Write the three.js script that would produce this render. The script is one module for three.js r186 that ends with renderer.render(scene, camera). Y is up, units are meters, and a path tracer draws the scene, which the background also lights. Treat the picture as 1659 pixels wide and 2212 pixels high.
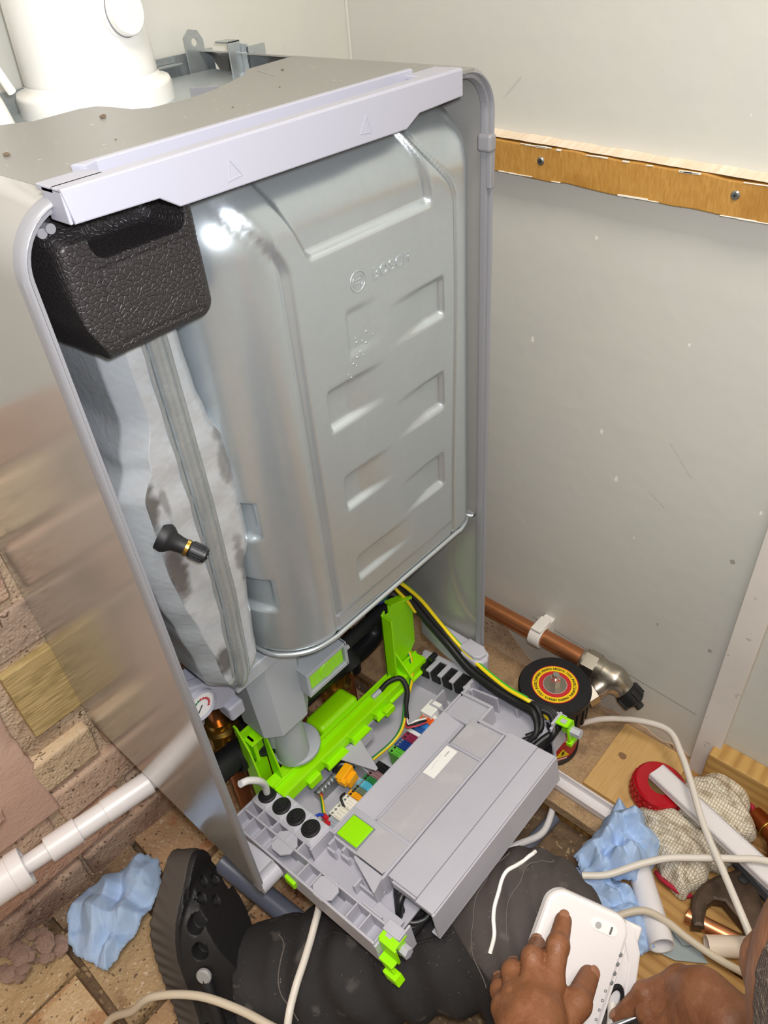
import * as THREE from 'three';
import { RoundedBoxGeometry } from 'three/addons/geometries/RoundedBoxGeometry.js';
import { mergeGeometries, mergeVertices } from 'three/addons/utils/BufferGeometryUtils.js';
import { RectAreaLightUniformsLib } from 'three/addons/lights/RectAreaLightUniformsLib.js';
import { FontLoader } from 'three/addons/loaders/FontLoader.js';
import { TextGeometry } from 'three/addons/geometries/TextGeometry.js';

// ---------------------------------------------------------------- camera, lights, exposure
const scene = new THREE.Scene();
scene.background = new THREE.Color(0x0b0b0b);
const camera = new THREE.PerspectiveCamera(68.93, 1659 / 2212, 0.01, 20);
camera.rotation.order = 'YXZ';
camera.position.set(-0.1409, 0.7903, 0.7152);
camera.rotation.set(-0.6843, -0.7876, -0.0918);
camera.updateMatrixWorld(true);
const renderer = new THREE.WebGLRenderer({ antialias: true });
renderer.toneMapping = THREE.LinearToneMapping;
renderer.toneMappingExposure = 1.1;
renderer.shadowMap.enabled = true;
RectAreaLightUniformsLib.init();
// phone torch: a small white lamp a finger's breadth from the lens
const torch = new THREE.PointLight(0xf8f9ff, 0.93, 0, 2);
torch.position.set(-0.1409 + 0.020, 0.7903 + 0.016, 0.7152 + 0.004);
torch.castShadow = true; torch.shadow.radius = 0.6;
scene.add(torch);
// ceiling panel lamp of the room
const LAMP = { x: -0.15, y: 2.045, z: 0.95, s: 0.55 };
const panelLight = new THREE.RectAreaLight(0xfff5e8, 22.0, LAMP.s, LAMP.s);
panelLight.position.set(LAMP.x, LAMP.y, LAMP.z);
panelLight.lookAt(LAMP.x, 0, LAMP.z);
scene.add(panelLight);

// ---------------------------------------------------------------- helpers
const V = (x, y, z) => new THREE.Vector3(x, y, z);
const V2 = (x, y) => new THREE.Vector2(x, y);
let seed = 7;
function rnd() { seed = (seed * 1664525 + 1013904223) >>> 0; return seed / 4294967296; }
const rr = (a, b) => a + (b - a) * rnd();
const clamp = (x, a, b) => Math.min(b, Math.max(a, x));
const smooth = (a, b, x) => { const t = clamp((x - a) / (b - a), 0, 1); return t * t * (3 - 2 * t); };
const lerp = (a, b, t) => a + (b - a) * t;
function hash3(x, y, z) { let h = (x * 374761393 + y * 668265263 + z * 2147483647) | 0; h = (h ^ (h >>> 13)) * 1274126177 | 0; return ((h ^ (h >>> 16)) >>> 0) / 4294967296; }
function noise3(x, y, z, per = 0) {
  const xi = Math.floor(x), yi = Math.floor(y), zi = Math.floor(z);
  let fx = x - xi, fy = y - yi, fz = z - zi;
  fx = fx * fx * (3 - 2 * fx); fy = fy * fy * (3 - 2 * fy); fz = fz * fz * (3 - 2 * fz);
  const w = per ? (v) => ((v % per) + per) % per : (v) => v;
  const h = (a, b, c) => hash3(w(xi + a), w(yi + b), zi + c);
  const l = (a, b, t) => a + (b - a) * t;
  return l(l(l(h(0, 0, 0), h(1, 0, 0), fx), l(h(0, 1, 0), h(1, 1, 0), fx), fy), l(l(h(0, 0, 1), h(1, 0, 1), fx), l(h(0, 1, 1), h(1, 1, 1), fx), fy), fz);
}
function fbm(x, y, z, oct = 4, per = 0) { let s = 0, a = 0.5, n = 0; for (let i = 0; i < oct; i++) { s += a * noise3(x, y, z + i * 17, per); n += a; a *= 0.5; x *= 2; y *= 2; z *= 2; per *= 2; } return s / n; }
const used = {};
function numbered(n) { const k = used[n] || 0; used[n] = k + 1; return k ? n + '_' + String(k).padStart(3, '0') : n; }
function clean(g) {
  let o = g.index ? g.toNonIndexed() : g;
  if (!o.attributes.normal) o.computeVertexNormals();
  if (!o.attributes.uv) o.setAttribute('uv', new THREE.BufferAttribute(new Float32Array(o.attributes.position.count * 2), 2));
  for (const k of Object.keys(o.attributes)) if (!['position', 'normal', 'uv'].includes(k)) o.deleteAttribute(k);
  o.morphAttributes = {};
  return o;
}
// uv in metres taken from the dominant direction of each triangle
function boxUV(g, off = [0, 0]) {
  g = clean(g); const p = g.attributes.position, uv = g.attributes.uv;
  const a = V(), b = V(), c = V(), n = V();
  for (let i = 0; i < p.count; i += 3) {
    a.fromBufferAttribute(p, i); b.fromBufferAttribute(p, i + 1); c.fromBufferAttribute(p, i + 2);
    n.copy(b).sub(a).cross(c.clone().sub(a)); const x = Math.abs(n.x), y = Math.abs(n.y), z = Math.abs(n.z);
    [a, b, c].forEach((q, k) => { const [s, t] = x >= y && x >= z ? [q.z, q.y] : y >= z ? [q.x, q.z] : [q.x, q.y]; uv.setXY(i + k, s + off[0], t + off[1]); });
  }
  return g;
}
function merge(list) { return mergeGeometries(list.map(clean), false); }
function mesh(name, geos, mat, parent = scene, keepUV = false) {
  let g = Array.isArray(geos) ? (geos.length > 1 ? merge(geos) : clean(geos[0])) : clean(geos);
  if (!keepUV) g = boxUV(g);
  const m = new THREE.Mesh(g, mat);
  m.name = parent === scene ? numbered(name) : name;
  m.castShadow = m.receiveShadow = true;
  parent.add(m); return m;
}
function thing(name, label, category, pos = [0, 0, 0], group) {
  const o = new THREE.Group(); o.name = numbered(name); o.position.set(...pos); o.userData = { label, category };
  if (group) o.userData.group = group;
  scene.add(o); return o;
}
function tag(o, label, category, group) { o.userData.label = label; o.userData.category = category; if (group) o.userData.group = group; return o; }
function struct(o, label) { o.userData.kind = 'structure'; if (label) o.userData.label = label; return o; }
function grp(name, parent = scene) { const o = new THREE.Group(); o.name = parent === scene ? numbered(name) : name; parent.add(o); return o; }
function rbox(x0, x1, y0, y1, z0, z1, r = 0.001, seg = 2) {
  const w = x1 - x0, h = y1 - y0, d = z1 - z0; r = Math.min(r, w * 0.49, h * 0.49, d * 0.49);
  const g = r > 0 ? new RoundedBoxGeometry(w, h, d, seg, r) : new THREE.BoxGeometry(w, h, d);
  return clean(g).translate((x0 + x1) / 2, (y0 + y1) / 2, (z0 + z1) / 2);
}
function tube(pts, r, seg = 40, rad = 10, tension = 0.5) {
  const c = new THREE.CatmullRomCurve3(pts.map(p => V(...p)), false, 'catmullrom', tension);
  const g = clean(new THREE.TubeGeometry(c, seg, r, rad, false));
  const caps = [[0, -1], [1, 1]].map(([t, s]) => { const k = new THREE.CircleGeometry(r, rad); const d = c.getTangentAt(t).multiplyScalar(s); k.applyQuaternion(new THREE.Quaternion().setFromUnitVectors(V(0, 0, 1), d)); const p = c.getPointAt(t); return clean(k).translate(p.x, p.y, p.z); });
  return merge([g, ...caps]);
}
// profile [[radius, along]...] turned about an axis that starts at pos and points along dir
function lathe(profile, pos = [0, 0, 0], dir = [0, 1, 0], seg = 32, crease = true) {
  const pts = profile.map(p => V2(Math.max(p[0], 1e-5), p[1]));
  let g;
  if (crease) { const parts = []; for (let i = 0; i < pts.length - 1; i++) parts.push(clean(new THREE.LatheGeometry([pts[i], pts[i + 1]], seg))); g = merge(parts); }
  else g = clean(new THREE.LatheGeometry(pts, seg));
  g.applyQuaternion(new THREE.Quaternion().setFromUnitVectors(V(0, 1, 0), V(...dir).normalize()));
  return g.translate(...pos);
}
function cyl(a, b, r0, r1 = r0, seg = 24) {
  const A = V(...a), B = V(...b), d = B.clone().sub(A), l = d.length();
  const g = clean(new THREE.CylinderGeometry(r1, r0, l, seg));
  g.applyQuaternion(new THREE.Quaternion().setFromUnitVectors(V(0, 1, 0), d.normalize()));
  return g.translate((A.x + B.x) / 2, (A.y + B.y) / 2, (A.z + B.z) / 2);
}
function hexc(a, b, h) { const g = clean(new THREE.CylinderGeometry(a, b, h, 6)); g.computeVertexNormals(); return g; }
function shapeOf(pts, holes = []) {
  const s = new THREE.Shape(pts.map(p => V2(...p))); for (const h of holes) s.holes.push(new THREE.Path(h.map(p => V2(...p)))); return s;
}
// outline in plane 'xy' | 'xz' | 'zy', extruded from level a to level b
function extr(pts, plane, a, b, bevel = 0, holes = []) {
  const d = Math.abs(b - a), lo = Math.min(a, b), bt = Math.min(bevel, d * 0.45);
  let P = pts, H = holes; if (plane === 'xz') { P = pts.map(p => [p[0], -p[1]]); H = holes.map(h => h.map(p => [p[0], -p[1]])); } if (plane === 'zy') { P = pts.map(p => [-p[0], p[1]]); H = holes.map(h => h.map(p => [-p[0], p[1]])); }
  const g = clean(new THREE.ExtrudeGeometry(shapeOf(P, H), { depth: d - 2 * bt, bevelEnabled: bt > 0, bevelSize: bt, bevelThickness: bt, bevelOffset: -bt, bevelSegments: 2, curveSegments: 12 }));
  g.translate(0, 0, lo + bt);
  if (plane === 'xz') { g.rotateX(-Math.PI / 2); }        // (x,-z,h) -> (x,h,z)
  if (plane === 'zy') { g.rotateY(Math.PI / 2); }         // (-z,y,h) -> (h,y,z)
  return g;
}
const circ = (cx, cy, r, n = 24, sx = 1, sy = 1) => Array.from({ length: n }, (_, i) => { const t = i / n * Math.PI * 2; return [cx + r * sx * Math.cos(t), cy + r * sy * Math.sin(t)]; });
function rrect(x0, x1, y0, y1, r, n = 5) {
  const o = []; for (const [cx, cy, a] of [[x1 - r, y1 - r, 0], [x0 + r, y1 - r, 90], [x0 + r, y0 + r, 180], [x1 - r, y0 + r, 270]]) for (let i = 0; i <= n; i++) { const t = (a + 90 * i / n) * Math.PI / 180; o.push([cx + r * Math.cos(t), cy + r * Math.sin(t)]); } return o;
}
// surface through a grid of points rows[j][i]
function grid(rows, closeU = false, smoothN = true) {
  const nj = rows.length, ni = rows[0].length, pos = [], uv = [], idx = [];
  for (let j = 0; j < nj; j++) for (let i = 0; i < ni; i++) { pos.push(...rows[j][i]); uv.push(i / (ni - 1), j / (nj - 1)); }
  const nn = closeU ? ni : ni - 1;
  for (let j = 0; j < nj - 1; j++) for (let i = 0; i < nn; i++) { const a = j * ni + i, b = j * ni + (i + 1) % ni, c = a + ni, d = b + ni; idx.push(a, b, d, a, d, c); }
  const g = new THREE.BufferGeometry(); g.setAttribute('position', new THREE.Float32BufferAttribute(pos, 3)); g.setAttribute('uv', new THREE.Float32BufferAttribute(uv, 2)); g.setIndex(idx); g.computeVertexNormals(); return g;
}
function capRing(ring, flip = false) {
  const c = [0, 0, 0]; ring.forEach(p => { c[0] += p[0] / ring.length; c[1] += p[1] / ring.length; c[2] += p[2] / ring.length; });
  const pos = []; for (let i = 0; i < ring.length; i++) { const a = ring[i], b = ring[(i + 1) % ring.length]; pos.push(...c, ...(flip ? b : a), ...(flip ? a : b)); }
  const g = new THREE.BufferGeometry(); g.setAttribute('position', new THREE.Float32BufferAttribute(pos, 3)); g.computeVertexNormals(); return clean(g);
}
// closed body through rings
function loft(rings) { return merge([grid(rings, true), capRing(rings[0], true), capRing(rings[rings.length - 1])]); }
// naive surface nets: a closed smooth mesh of f(x,y,z) < 0
function meshSDF(f, lo, hi, cell) {
  const n = [0, 1, 2].map(k => Math.ceil((hi[k] - lo[k]) / cell) + 1), [nx, ny, nz] = n;
  const val = new Float32Array(nx * ny * nz), id = (i, j, k) => i + nx * (j + ny * k);
  for (let k = 0; k < nz; k++) for (let j = 0; j < ny; j++) for (let i = 0; i < nx; i++) val[id(i, j, k)] = f(lo[0] + i * cell, lo[1] + j * cell, lo[2] + k * cell);
  const vid = new Int32Array(nx * ny * nz).fill(-1), pos = [], idx = [];
  const E = []; for (let a = 0; a < 8; a++) for (const b of [a ^ 1, a ^ 2, a ^ 4]) if (b > a) E.push([a, b]);
  for (let k = 0; k < nz - 1; k++) for (let j = 0; j < ny - 1; j++) for (let i = 0; i < nx - 1; i++) {
    let m = 0; const v = []; for (let c = 0; c < 8; c++) { const t = val[id(i + (c & 1), j + ((c >> 1) & 1), k + (c >> 2))]; v.push(t); if (t < 0) m |= 1 << c; }
    if (m === 0 || m === 255) continue;
    let x = 0, y = 0, z = 0, q = 0;
    for (const [a, b] of E) if ((v[a] < 0) !== (v[b] < 0)) { const t = v[a] / (v[a] - v[b]); x += lerp(a & 1, b & 1, t); y += lerp((a >> 1) & 1, (b >> 1) & 1, t); z += lerp(a >> 2, b >> 2, t); q++; }
    vid[id(i, j, k)] = pos.length / 3; pos.push(lo[0] + (i + x / q) * cell, lo[1] + (j + y / q) * cell, lo[2] + (k + z / q) * cell);
  }
  const quad = (a, b, c, d, fl) => { if (a < 0 || b < 0 || c < 0 || d < 0) return; if (fl) idx.push(a, c, b, a, d, c); else idx.push(a, b, c, a, c, d); };
  for (let k = 1; k < nz - 1; k++) for (let j = 1; j < ny - 1; j++) for (let i = 1; i < nx - 1; i++) {
    const s = val[id(i, j, k)] < 0;
    if (s !== (val[id(i + 1, j, k)] < 0)) quad(vid[id(i, j - 1, k - 1)], vid[id(i, j, k - 1)], vid[id(i, j, k)], vid[id(i, j - 1, k)], !s);
    if (s !== (val[id(i, j + 1, k)] < 0)) quad(vid[id(i - 1, j, k - 1)], vid[id(i - 1, j, k)], vid[id(i, j, k)], vid[id(i, j, k - 1)], !s);
    if (s !== (val[id(i, j, k + 1)] < 0)) quad(vid[id(i - 1, j - 1, k)], vid[id(i, j - 1, k)], vid[id(i, j, k)], vid[id(i - 1, j, k)], !s);
  }
  const nor = [], e = cell * 0.5;
  for (let i = 0; i < pos.length; i += 3) { const [x, y, z] = [pos[i], pos[i + 1], pos[i + 2]]; const g = V(f(x + e, y, z) - f(x - e, y, z), f(x, y + e, z) - f(x, y - e, z), f(x, y, z + e) - f(x, y, z - e)).normalize(); nor.push(g.x, g.y, g.z); }
  const g = new THREE.BufferGeometry(); g.setAttribute('position', new THREE.Float32BufferAttribute(pos, 3)); g.setAttribute('normal', new THREE.Float32BufferAttribute(nor, 3)); g.setIndex(idx); return clean(g);
}
const smin = (a, b, k) => { const h = clamp(0.5 + 0.5 * (b - a) / k, 0, 1); return lerp(b, a, h) - k * h * (1 - h); };
function sdCap(x, y, z, a, b, ra, rb) {   // tapered capsule
  const bx = b[0] - a[0], by = b[1] - a[1], bz = b[2] - a[2], px = x - a[0], py = y - a[1], pz = z - a[2];
  const t = clamp((px * bx + py * by + pz * bz) / (bx * bx + by * by + bz * bz), 0, 1);
  return Math.hypot(px - t * bx, py - t * by, pz - t * bz) - lerp(ra, rb, t);
}
function sdRBox(x, y, z, c, h, r) { const qx = Math.abs(x - c[0]) - h[0] + r, qy = Math.abs(y - c[1]) - h[1] + r, qz = Math.abs(z - c[2]) - h[2] + r; return Math.hypot(Math.max(qx, 0), Math.max(qy, 0), Math.max(qz, 0)) + Math.min(Math.max(qx, qy, qz), 0) - r; }
const sdEll = (x, y, z, c, r) => { const a = (x - c[0]) / r[0], b = (y - c[1]) / r[1], d = (z - c[2]) / r[2]; const k = Math.hypot(a, b, d); return (k - 1) * Math.min(...r); };

// ---------------------------------------------------------------- textures and materials
function tex(size, rep, fn, srgb = true) {           // fn(u, v) -> [r,g,b] 0..1; the picture covers 'rep' metres
  const d = new Uint8Array(size * size * 4);
  for (let j = 0; j < size; j++) for (let i = 0; i < size; i++) { const c = fn(i / size, j / size), o = (j * size + i) * 4; d[o] = clamp(c[0], 0, 1) * 255; d[o + 1] = clamp(c[1], 0, 1) * 255; d[o + 2] = clamp(c[2], 0, 1) * 255; d[o + 3] = 255; }
  const t = new THREE.DataTexture(d, size, size); t.wrapS = t.wrapT = THREE.RepeatWrapping; t.magFilter = THREE.LinearFilter; t.minFilter = THREE.LinearMipmapLinearFilter; t.generateMipmaps = true;
  if (srgb) t.colorSpace = THREE.SRGBColorSpace; t.repeat.set(1 / rep, 1 / rep); t.needsUpdate = true; return t;
}
const hex = (h) => [(h >> 16 & 255) / 255, (h >> 8 & 255) / 255, (h & 255) / 255];
const mixc = (a, b, t) => a.map((v, i) => lerp(v, b[i], t));
const grey = (v) => [v, v, v];
const tfbm = (u, v, f, o = 4, s = 0) => fbm(u * f, v * f, s, o, f);
const std = (o) => new THREE.MeshStandardMaterial(o);
const phy = (o) => new THREE.MeshPhysicalMaterial(o);
const M = {};
{
  // painted board: pale grey-green gloss paint with chips and scuffs
  const chips = Array.from({ length: 70 }, () => [rnd(), rnd(), rr(0.0006, 0.0028), rnd()]);
  const lines = Array.from({ length: 14 }, () => [rnd(), rnd(), rr(0, 3.14), rr(0.006, 0.02)]);
  const wallC = (u, v) => {
    let c = mixc(hex(0xc9c9c1), hex(0xd0d0c9), tfbm(u, v, 4, 5));
    c = mixc(c, hex(0xc4c4c0), 0.35 * smooth(0.55, 0.75, tfbm(u, v, 3, 4, 9)));
    for (const [a, b, r, t] of chips) { const dx = u - a, dy = v - b; if (Math.abs(dx) < 0.006 && Math.abs(dy) < 0.006) { const d = Math.hypot(dx * (1 + t), dy) + 0.0012 * (noise3(u * 900, v * 900, 1) - 0.5); if (d < r) c = t > 0.25 ? hex(0xf1efe6) : hex(0xa09e97); } }
    for (const [a, b, t, l] of lines) { const dx = u - a, dy = v - b; if (Math.abs(dx) < l && Math.abs(dy) < l) { const s = dx * Math.cos(t) + dy * Math.sin(t), q = Math.abs(-dx * Math.sin(t) + dy * Math.cos(t)); if (Math.abs(s) < l && q < 0.0006) c = mixc(c, hex(0x9a9890), 0.3); } }
    return c;
  };
  M.paint = phy({ map: tex(1024, 1.3, wallC), roughness: 0.36, bumpMap: tex(256, 0.09, (u, v) => grey(tfbm(u, v, 6, 4)), false), bumpScale: 0.00035 });
  M.ceiling = std({ color: 0xe9e5db, roughness: 0.9 });
  M.whitePaint = std({ map: tex(512, 0.5, (u, v) => { let c = mixc(hex(0xd8d1ca), hex(0xe4ded7), tfbm(u, v, 8, 4)); if (tfbm(u, v, 60, 2, 4) > 0.86) c = mixc(c, hex(0xb3a999), 0.6); return c; }), roughness: 0.5 });
  const wood = (a, b, k, fu, fv, wob) => (u, v) => { const w = tfbm(u, v, 3, 3, 5) * wob; const g = fbm(u * fu + w, v * fv, 3, 4, 0) ; const l = 0.5 + 0.5 * Math.sin((v * fv * 1.0 + w * 6 + 2 * fbm(u * 2, v * 9, 2, 2)) * 6.28); return mixc(mixc(a, b, l * 0.55 + g * 0.45), k, smooth(0.72, 0.9, g * 0.6 + l * 0.4) * 0.55); };
  M.railWood = std({ map: tex(512, 0.3, (u, v) => { const n = fbm(u * 160 + 8 * v, v * 46, 2, 3), m = fbm(u * 6, v * 6, 8, 3); return mixc(mixc(hex(0xb27f38), hex(0xc79a52), n), hex(0x9c6a28), smooth(0.5, 0.8, m) * 0.5); }), roughness: 0.42, bumpMap: tex(256, 0.12, (u, v) => grey(fbm(u * 90, v * 20, 3, 3)), false), bumpScale: 0.0004 });
  M.rawWood = std({ map: tex(512, 0.25, (u, v) => { const n = fbm(u * 12, v * 90, 2, 4); return mixc(hex(0xd6bfa4), hex(0xeadfce), n); }), roughness: 0.85 });
  // pine: grain runs along v (z on floors)
  M.pine = std({ map: tex(1024, 0.5, (u, v) => { const w = 0.06 * fbm(u * 3, v * 2, 4, 3); const s = (u + w) * 34; const ring = Math.pow(0.5 + 0.5 * Math.sin(s * 6.28 + 3 * fbm(u * 8, v * 3, 7, 2)), 2.2); const fib = fbm(u * 240, v * 6, 5, 3); let c = mixc(hex(0xb58a4c), hex(0x8a5d28), ring * 0.75); c = mixc(c, hex(0xc9a468), fib * 0.45); return mixc(c, hex(0x5c3b17), smooth(0.66, 0.86, fbm(u * 18, v * 2.5, 11, 3)) * 0.5); }), roughness: 0.62, bumpMap: tex(256, 0.25, (u, v) => grey(fbm(u * 120, v * 5, 5, 3)), false), bumpScale: 0.0006 });
  M.pineZ = M.pine;
  M.pineBeam = std({ map: tex(512, 0.4, (u, v) => { const w = 0.05 * fbm(u * 2, v * 3, 4, 3); const ring = Math.pow(0.5 + 0.5 * Math.sin(((v + w) * 22) * 6.28 + 2.5 * fbm(u * 3, v * 6, 7, 2)), 2); const fib = fbm(u * 5, v * 200, 5, 3); return mixc(mixc(hex(0xbd9452), hex(0x94682f), ring * 0.7), hex(0xcfae72), fib * 0.4); }), roughness: 0.6 });
  M.ply = std({ map: tex(512, 0.22, (u, v) => { const fib = fbm(u * 10, v * 130, 5, 3); let c = mixc(hex(0xc69d5d), hex(0xd9b57a), fib); c = mixc(c, hex(0xa77c44), smooth(0.6, 0.8, fbm(u * 4, v * 7, 3, 4)) * 0.5); if (Math.hypot(u - 0.42, v - 0.3) < 0.022 + 0.01 * noise3(u * 60, v * 60, 1)) c = hex(0x8d6a4a); return c; }), roughness: 0.62 });
  const chip = (u, v) => { const n = noise3(Math.floor(u * 150), Math.floor(v * 110), 3), m = tfbm(u, v, 60, 3), q = tfbm(u, v, 6, 4, 3); let c = mixc(hex(0x9c7d5c), hex(0xc7ab83), 0.5 * n + 0.5 * m); c = mixc(c, hex(0x7d6650), smooth(0.5, 0.75, q) * 0.6); return c; };
  M.chipboard = std({ map: tex(512, 0.16, chip), roughness: 0.9, bumpMap: tex(256, 0.08, (u, v) => grey(tfbm(u, v, 40, 3)), false), bumpScale: 0.001 });
  M.dirt = std({ map: tex(512, 0.4, (u, v) => { let c = mixc(hex(0x5c4a37), hex(0x8c7358), tfbm(u, v, 10, 6)); return tfbm(u, v, 70, 2, 5) > 0.74 ? hex(0xa58c6c) : c; }), roughness: 0.95, bumpMap: tex(256, 0.2, (u, v) => grey(tfbm(u, v, 14, 5)), false), bumpScale: 0.008 });
  const stoneT = (a, b, c2, s) => (u, v) => { let c = mixc(hex(a), hex(b), tfbm(u, v, 6, 6, s)); c = mixc(c, hex(c2), smooth(0.52, 0.7, tfbm(u, v, 4, 5, s + 3)) * 0.8); if (tfbm(u, v, 64, 2, s + 1) > 0.77) c = mixc(c, hex(0xe0d2bd), 0.6); if (tfbm(u, v, 48, 2, s + 7) < 0.2) c = mixc(c, hex(0x4b3826), 0.7); return c; };
  const stoneB = tex(256, 0.16, (u, v) => grey(0.7 * tfbm(u, v, 8, 5) + 0.3 * tfbm(u, v, 50, 2, 3)), false);
  const st = (a, b, c, s, r = 0.8) => std({ map: tex(256, 0.21, stoneT(a, b, c, s)), roughness: r, bumpMap: stoneB, bumpScale: 0.004 });
  M.stones = [st(0xc0a17a, 0xcdb28a, 0xa27650, 1, 0.55), st(0xa88d6a, 0xc4a67c, 0x8a6d4c, 2, 0.6), st(0xbd9870, 0xb09070, 0xbb7048, 3), st(0x86705a, 0xa08465, 0x6a5541, 4, 0.5)];
  M.bricks = [st(0xc9a993, 0xd6bba4, 0xb08c78, 5), st(0xb3937f, 0xc7ad97, 0x96786a, 6), st(0xd2b694, 0xdcc6a6, 0xb99878, 7), st(0xa58e7e, 0xb9a390, 0x857468, 8), st(0xb88d78, 0xc9a38a, 0xa0705c, 9)];
  M.mortar = std({ map: tex(256, 0.2, stoneT(0xcbb296, 0xd8c2a8, 0xb39a80, 12)), roughness: 0.95, bumpMap: stoneB, bumpScale: 0.006 });
  M.plaster = std({ map: tex(512, 0.4, (u, v) => { let c = mixc(hex(0xcfaa98), hex(0xdcbcab), tfbm(u, v, 5, 5)); return mixc(c, hex(0xb59585), smooth(0.55, 0.75, tfbm(u, v, 7, 4, 4)) * 0.6); }), roughness: 0.9, bumpMap: stoneB, bumpScale: 0.0015 });
  M.yellowWood = std({ map: tex(256, 0.12, (u, v) => { const f = fbm(u * 6, v * 70, 3, 4); return mixc(mixc(hex(0xb09762), hex(0xd0b886), f), hex(0x978254), smooth(0.5, 0.8, fbm(u * 4, v * 12, 8, 3)) * 0.6); }), roughness: 0.85, bumpMap: tex(128, 0.12, (u, v) => grey(fbm(u * 5, v * 60, 3, 3)), false), bumpScale: 0.001 });
  M.steel = std({ color: 0x9a9c9e, metalness: 0.9, roughness: 0.32 });
  M.darkSteel = std({ color: 0x55575a, metalness: 0.9, roughness: 0.4 });
}
const XR = 0.592, YF = -0.245, YS = -0.30;
{ // shell of the room
  const wr = grp('wall_right'); struct(wr, 'pale grey painted board wall with chips and pencil line');
  mesh('board', rbox(XR, XR + 0.1, -0.4, 2.1, -0.1, 2.2, 0), M.paint, wr);
  mesh('pencil_line', extr([[0.30, -0.1175], [0.575, -0.139], [0.575, -0.1397], [0.30, -0.1182]], 'zy', XR - 0.0002, XR + 0.001), std({ color: 0x6f6d68, roughness: 0.9 }), wr);
  // torn paint and bare plaster along the foot of the wall
  const bare = []; for (let i = 0; i <= 40; i++) { const z = 0.2 + i * 0.0098; const f = smooth(0.34, 0.22, z); bare.push([z, YF + 0.008 + 0.012 * noise3(z * 70, 3, 1) + f * (0.055 + 0.02 * noise3(z * 40, 1, 5))]); }
  bare.push([0.592, YF - 0.005], [0.2, YF - 0.005]);
  mesh('bare_plaster', extr(bare, 'zy', XR - 0.0012, XR + 0.001), std({ map: M.mortar.map, color: 0xffffff, roughness: 0.95 }), wr);
  struct(mesh('wall_left', rbox(-1.7, -1.6, -0.4, 2.1, -0.1, 2.2, 0), M.paint), 'pale painted wall opposite the boarded wall');
  struct(mesh('wall_front', rbox(-1.7, XR + 0.1, -0.4, 2.1, 2.1, 2.2, 0), M.paint), 'pale painted wall behind the photographer');
  struct(mesh('ceiling', rbox(-1.7, XR + 0.1, 2.06, 2.16, -0.1, 2.2, 0), M.ceiling), 'white ceiling');
  const lamp = thing('ceiling_lamp', 'square white ceiling panel lamp with frosted diffuser', 'lamp', [LAMP.x, 2.06, LAMP.z]);
  mesh('frame', [rbox(-0.31, 0.31, -0.02, 0, -0.31, -0.28, 0.003), rbox(-0.31, 0.31, -0.02, 0, 0.28, 0.31, 0.003), rbox(-0.31, -0.28, -0.02, 0, -0.28, 0.28, 0.003), rbox(0.28, 0.31, -0.02, 0, -0.28, 0.28, 0.003)], std({ color: 0xeeeeee, roughness: 0.4 }), lamp);
  mesh('diffuser', rbox(-0.28, 0.28, -0.012, -0.004, -0.28, 0.28, 0.001), std({ color: 0xffffff, emissive: 0xfff5e8, emissiveIntensity: 1.2, roughness: 0.6 }), lamp);
  // back wall: painted board above, old brickwork below
  const wb = grp('wall_back'); struct(wb, 'back wall of painted board above rough old brickwork');
  mesh('board', rbox(-1.7, XR + 0.1, 0.42, 2.1, -0.1, 0.0, 0), M.paint, wb);
  mesh('mortar_bed', rbox(-1.7, XR + 0.1, -0.4, 0.42, -0.1, -0.008, 0), M.mortar, wb);
  mesh('corner_bead', cyl([XR - 0.001, 0.42, 0.001], [XR - 0.001, 2.05, 0.001], 0.0022, 0.0022, 10), M.paint, wb);
  const vars = [0, 1, 2, 3].map(k => { const g = new RoundedBoxGeometry(0.212, 0.064, 0.03, 2, 0.007); const c = clean(g), p = c.attributes.position; for (let i = 0; i < p.count; i++) { const x = p.getX(i), y = p.getY(i), z = p.getZ(i); const n = (s) => (noise3(x * 45 + k * 9, y * 60 + s * 31, z * 60) - 0.5); p.setXYZ(i, x + 0.007 * n(1), y + 0.006 * n(2), z + (z > 0 ? 0.008 * n(3) : 0)); } c.computeVertexNormals(); return boxUV(c, [k * 0.37, k * 0.21]); });
  let ci = 0;
  for (let row = 0; row < 10; row++) { const y = -0.262 + row * 0.0745; for (let k = -3; k < 3; k++) { const x = k * 0.222 + (row % 2 ? 0.111 : 0.02) + rr(-0.006, 0.006);
    if (x > 0.5 || (x > -0.18 && x < 0.07 && y > 0.0 && y < 0.13)) continue;
    const m = new THREE.Mesh(vars[ci++ % 4], M.bricks[Math.floor(rnd() * 5)]); m.name = 'brick'; m.castShadow = m.receiveShadow = true; m.position.set(x, y, -0.012 + rr(-0.003, 0.003)); m.rotation.z = rr(-0.012, 0.012); wb.add(m); } }
  for (const [x, y, w, h, i] of [[0.075, 0.035, 0.13, 0.064, 1], [0.075, 0.11, 0.13, 0.064, 2], [-0.135, 0.115, 0.11, 0.066, 3]]) { const m = new THREE.Mesh(vars[i], M.bricks[i]); m.name = 'brick'; m.castShadow = m.receiveShadow = true; m.position.set(x, y, -0.012); m.scale.set(w / 0.212, h / 0.064, 1); wb.add(m); }
  const wblk = mesh('wood_block', rbox(-0.062, 0.006, 0.028, 0.142, -0.03, 0.003, 0.003), M.yellowWood, wb); wblk.userData.label = 'sawn yellow timber block let into the brickwork';
  // pink plaster smear left of the block
  const pl = []; for (let i = 0; i <= 20; i++) { const y = -0.105 + i * 0.0125; pl.push([-0.079 - 0.006 * noise3(y * 50, 2, 3) - (i > 16 ? (i - 16) * 0.012 : 0), y]); }
  pl.push([-0.52, 0.17], [-0.52, -0.08]); 
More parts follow.
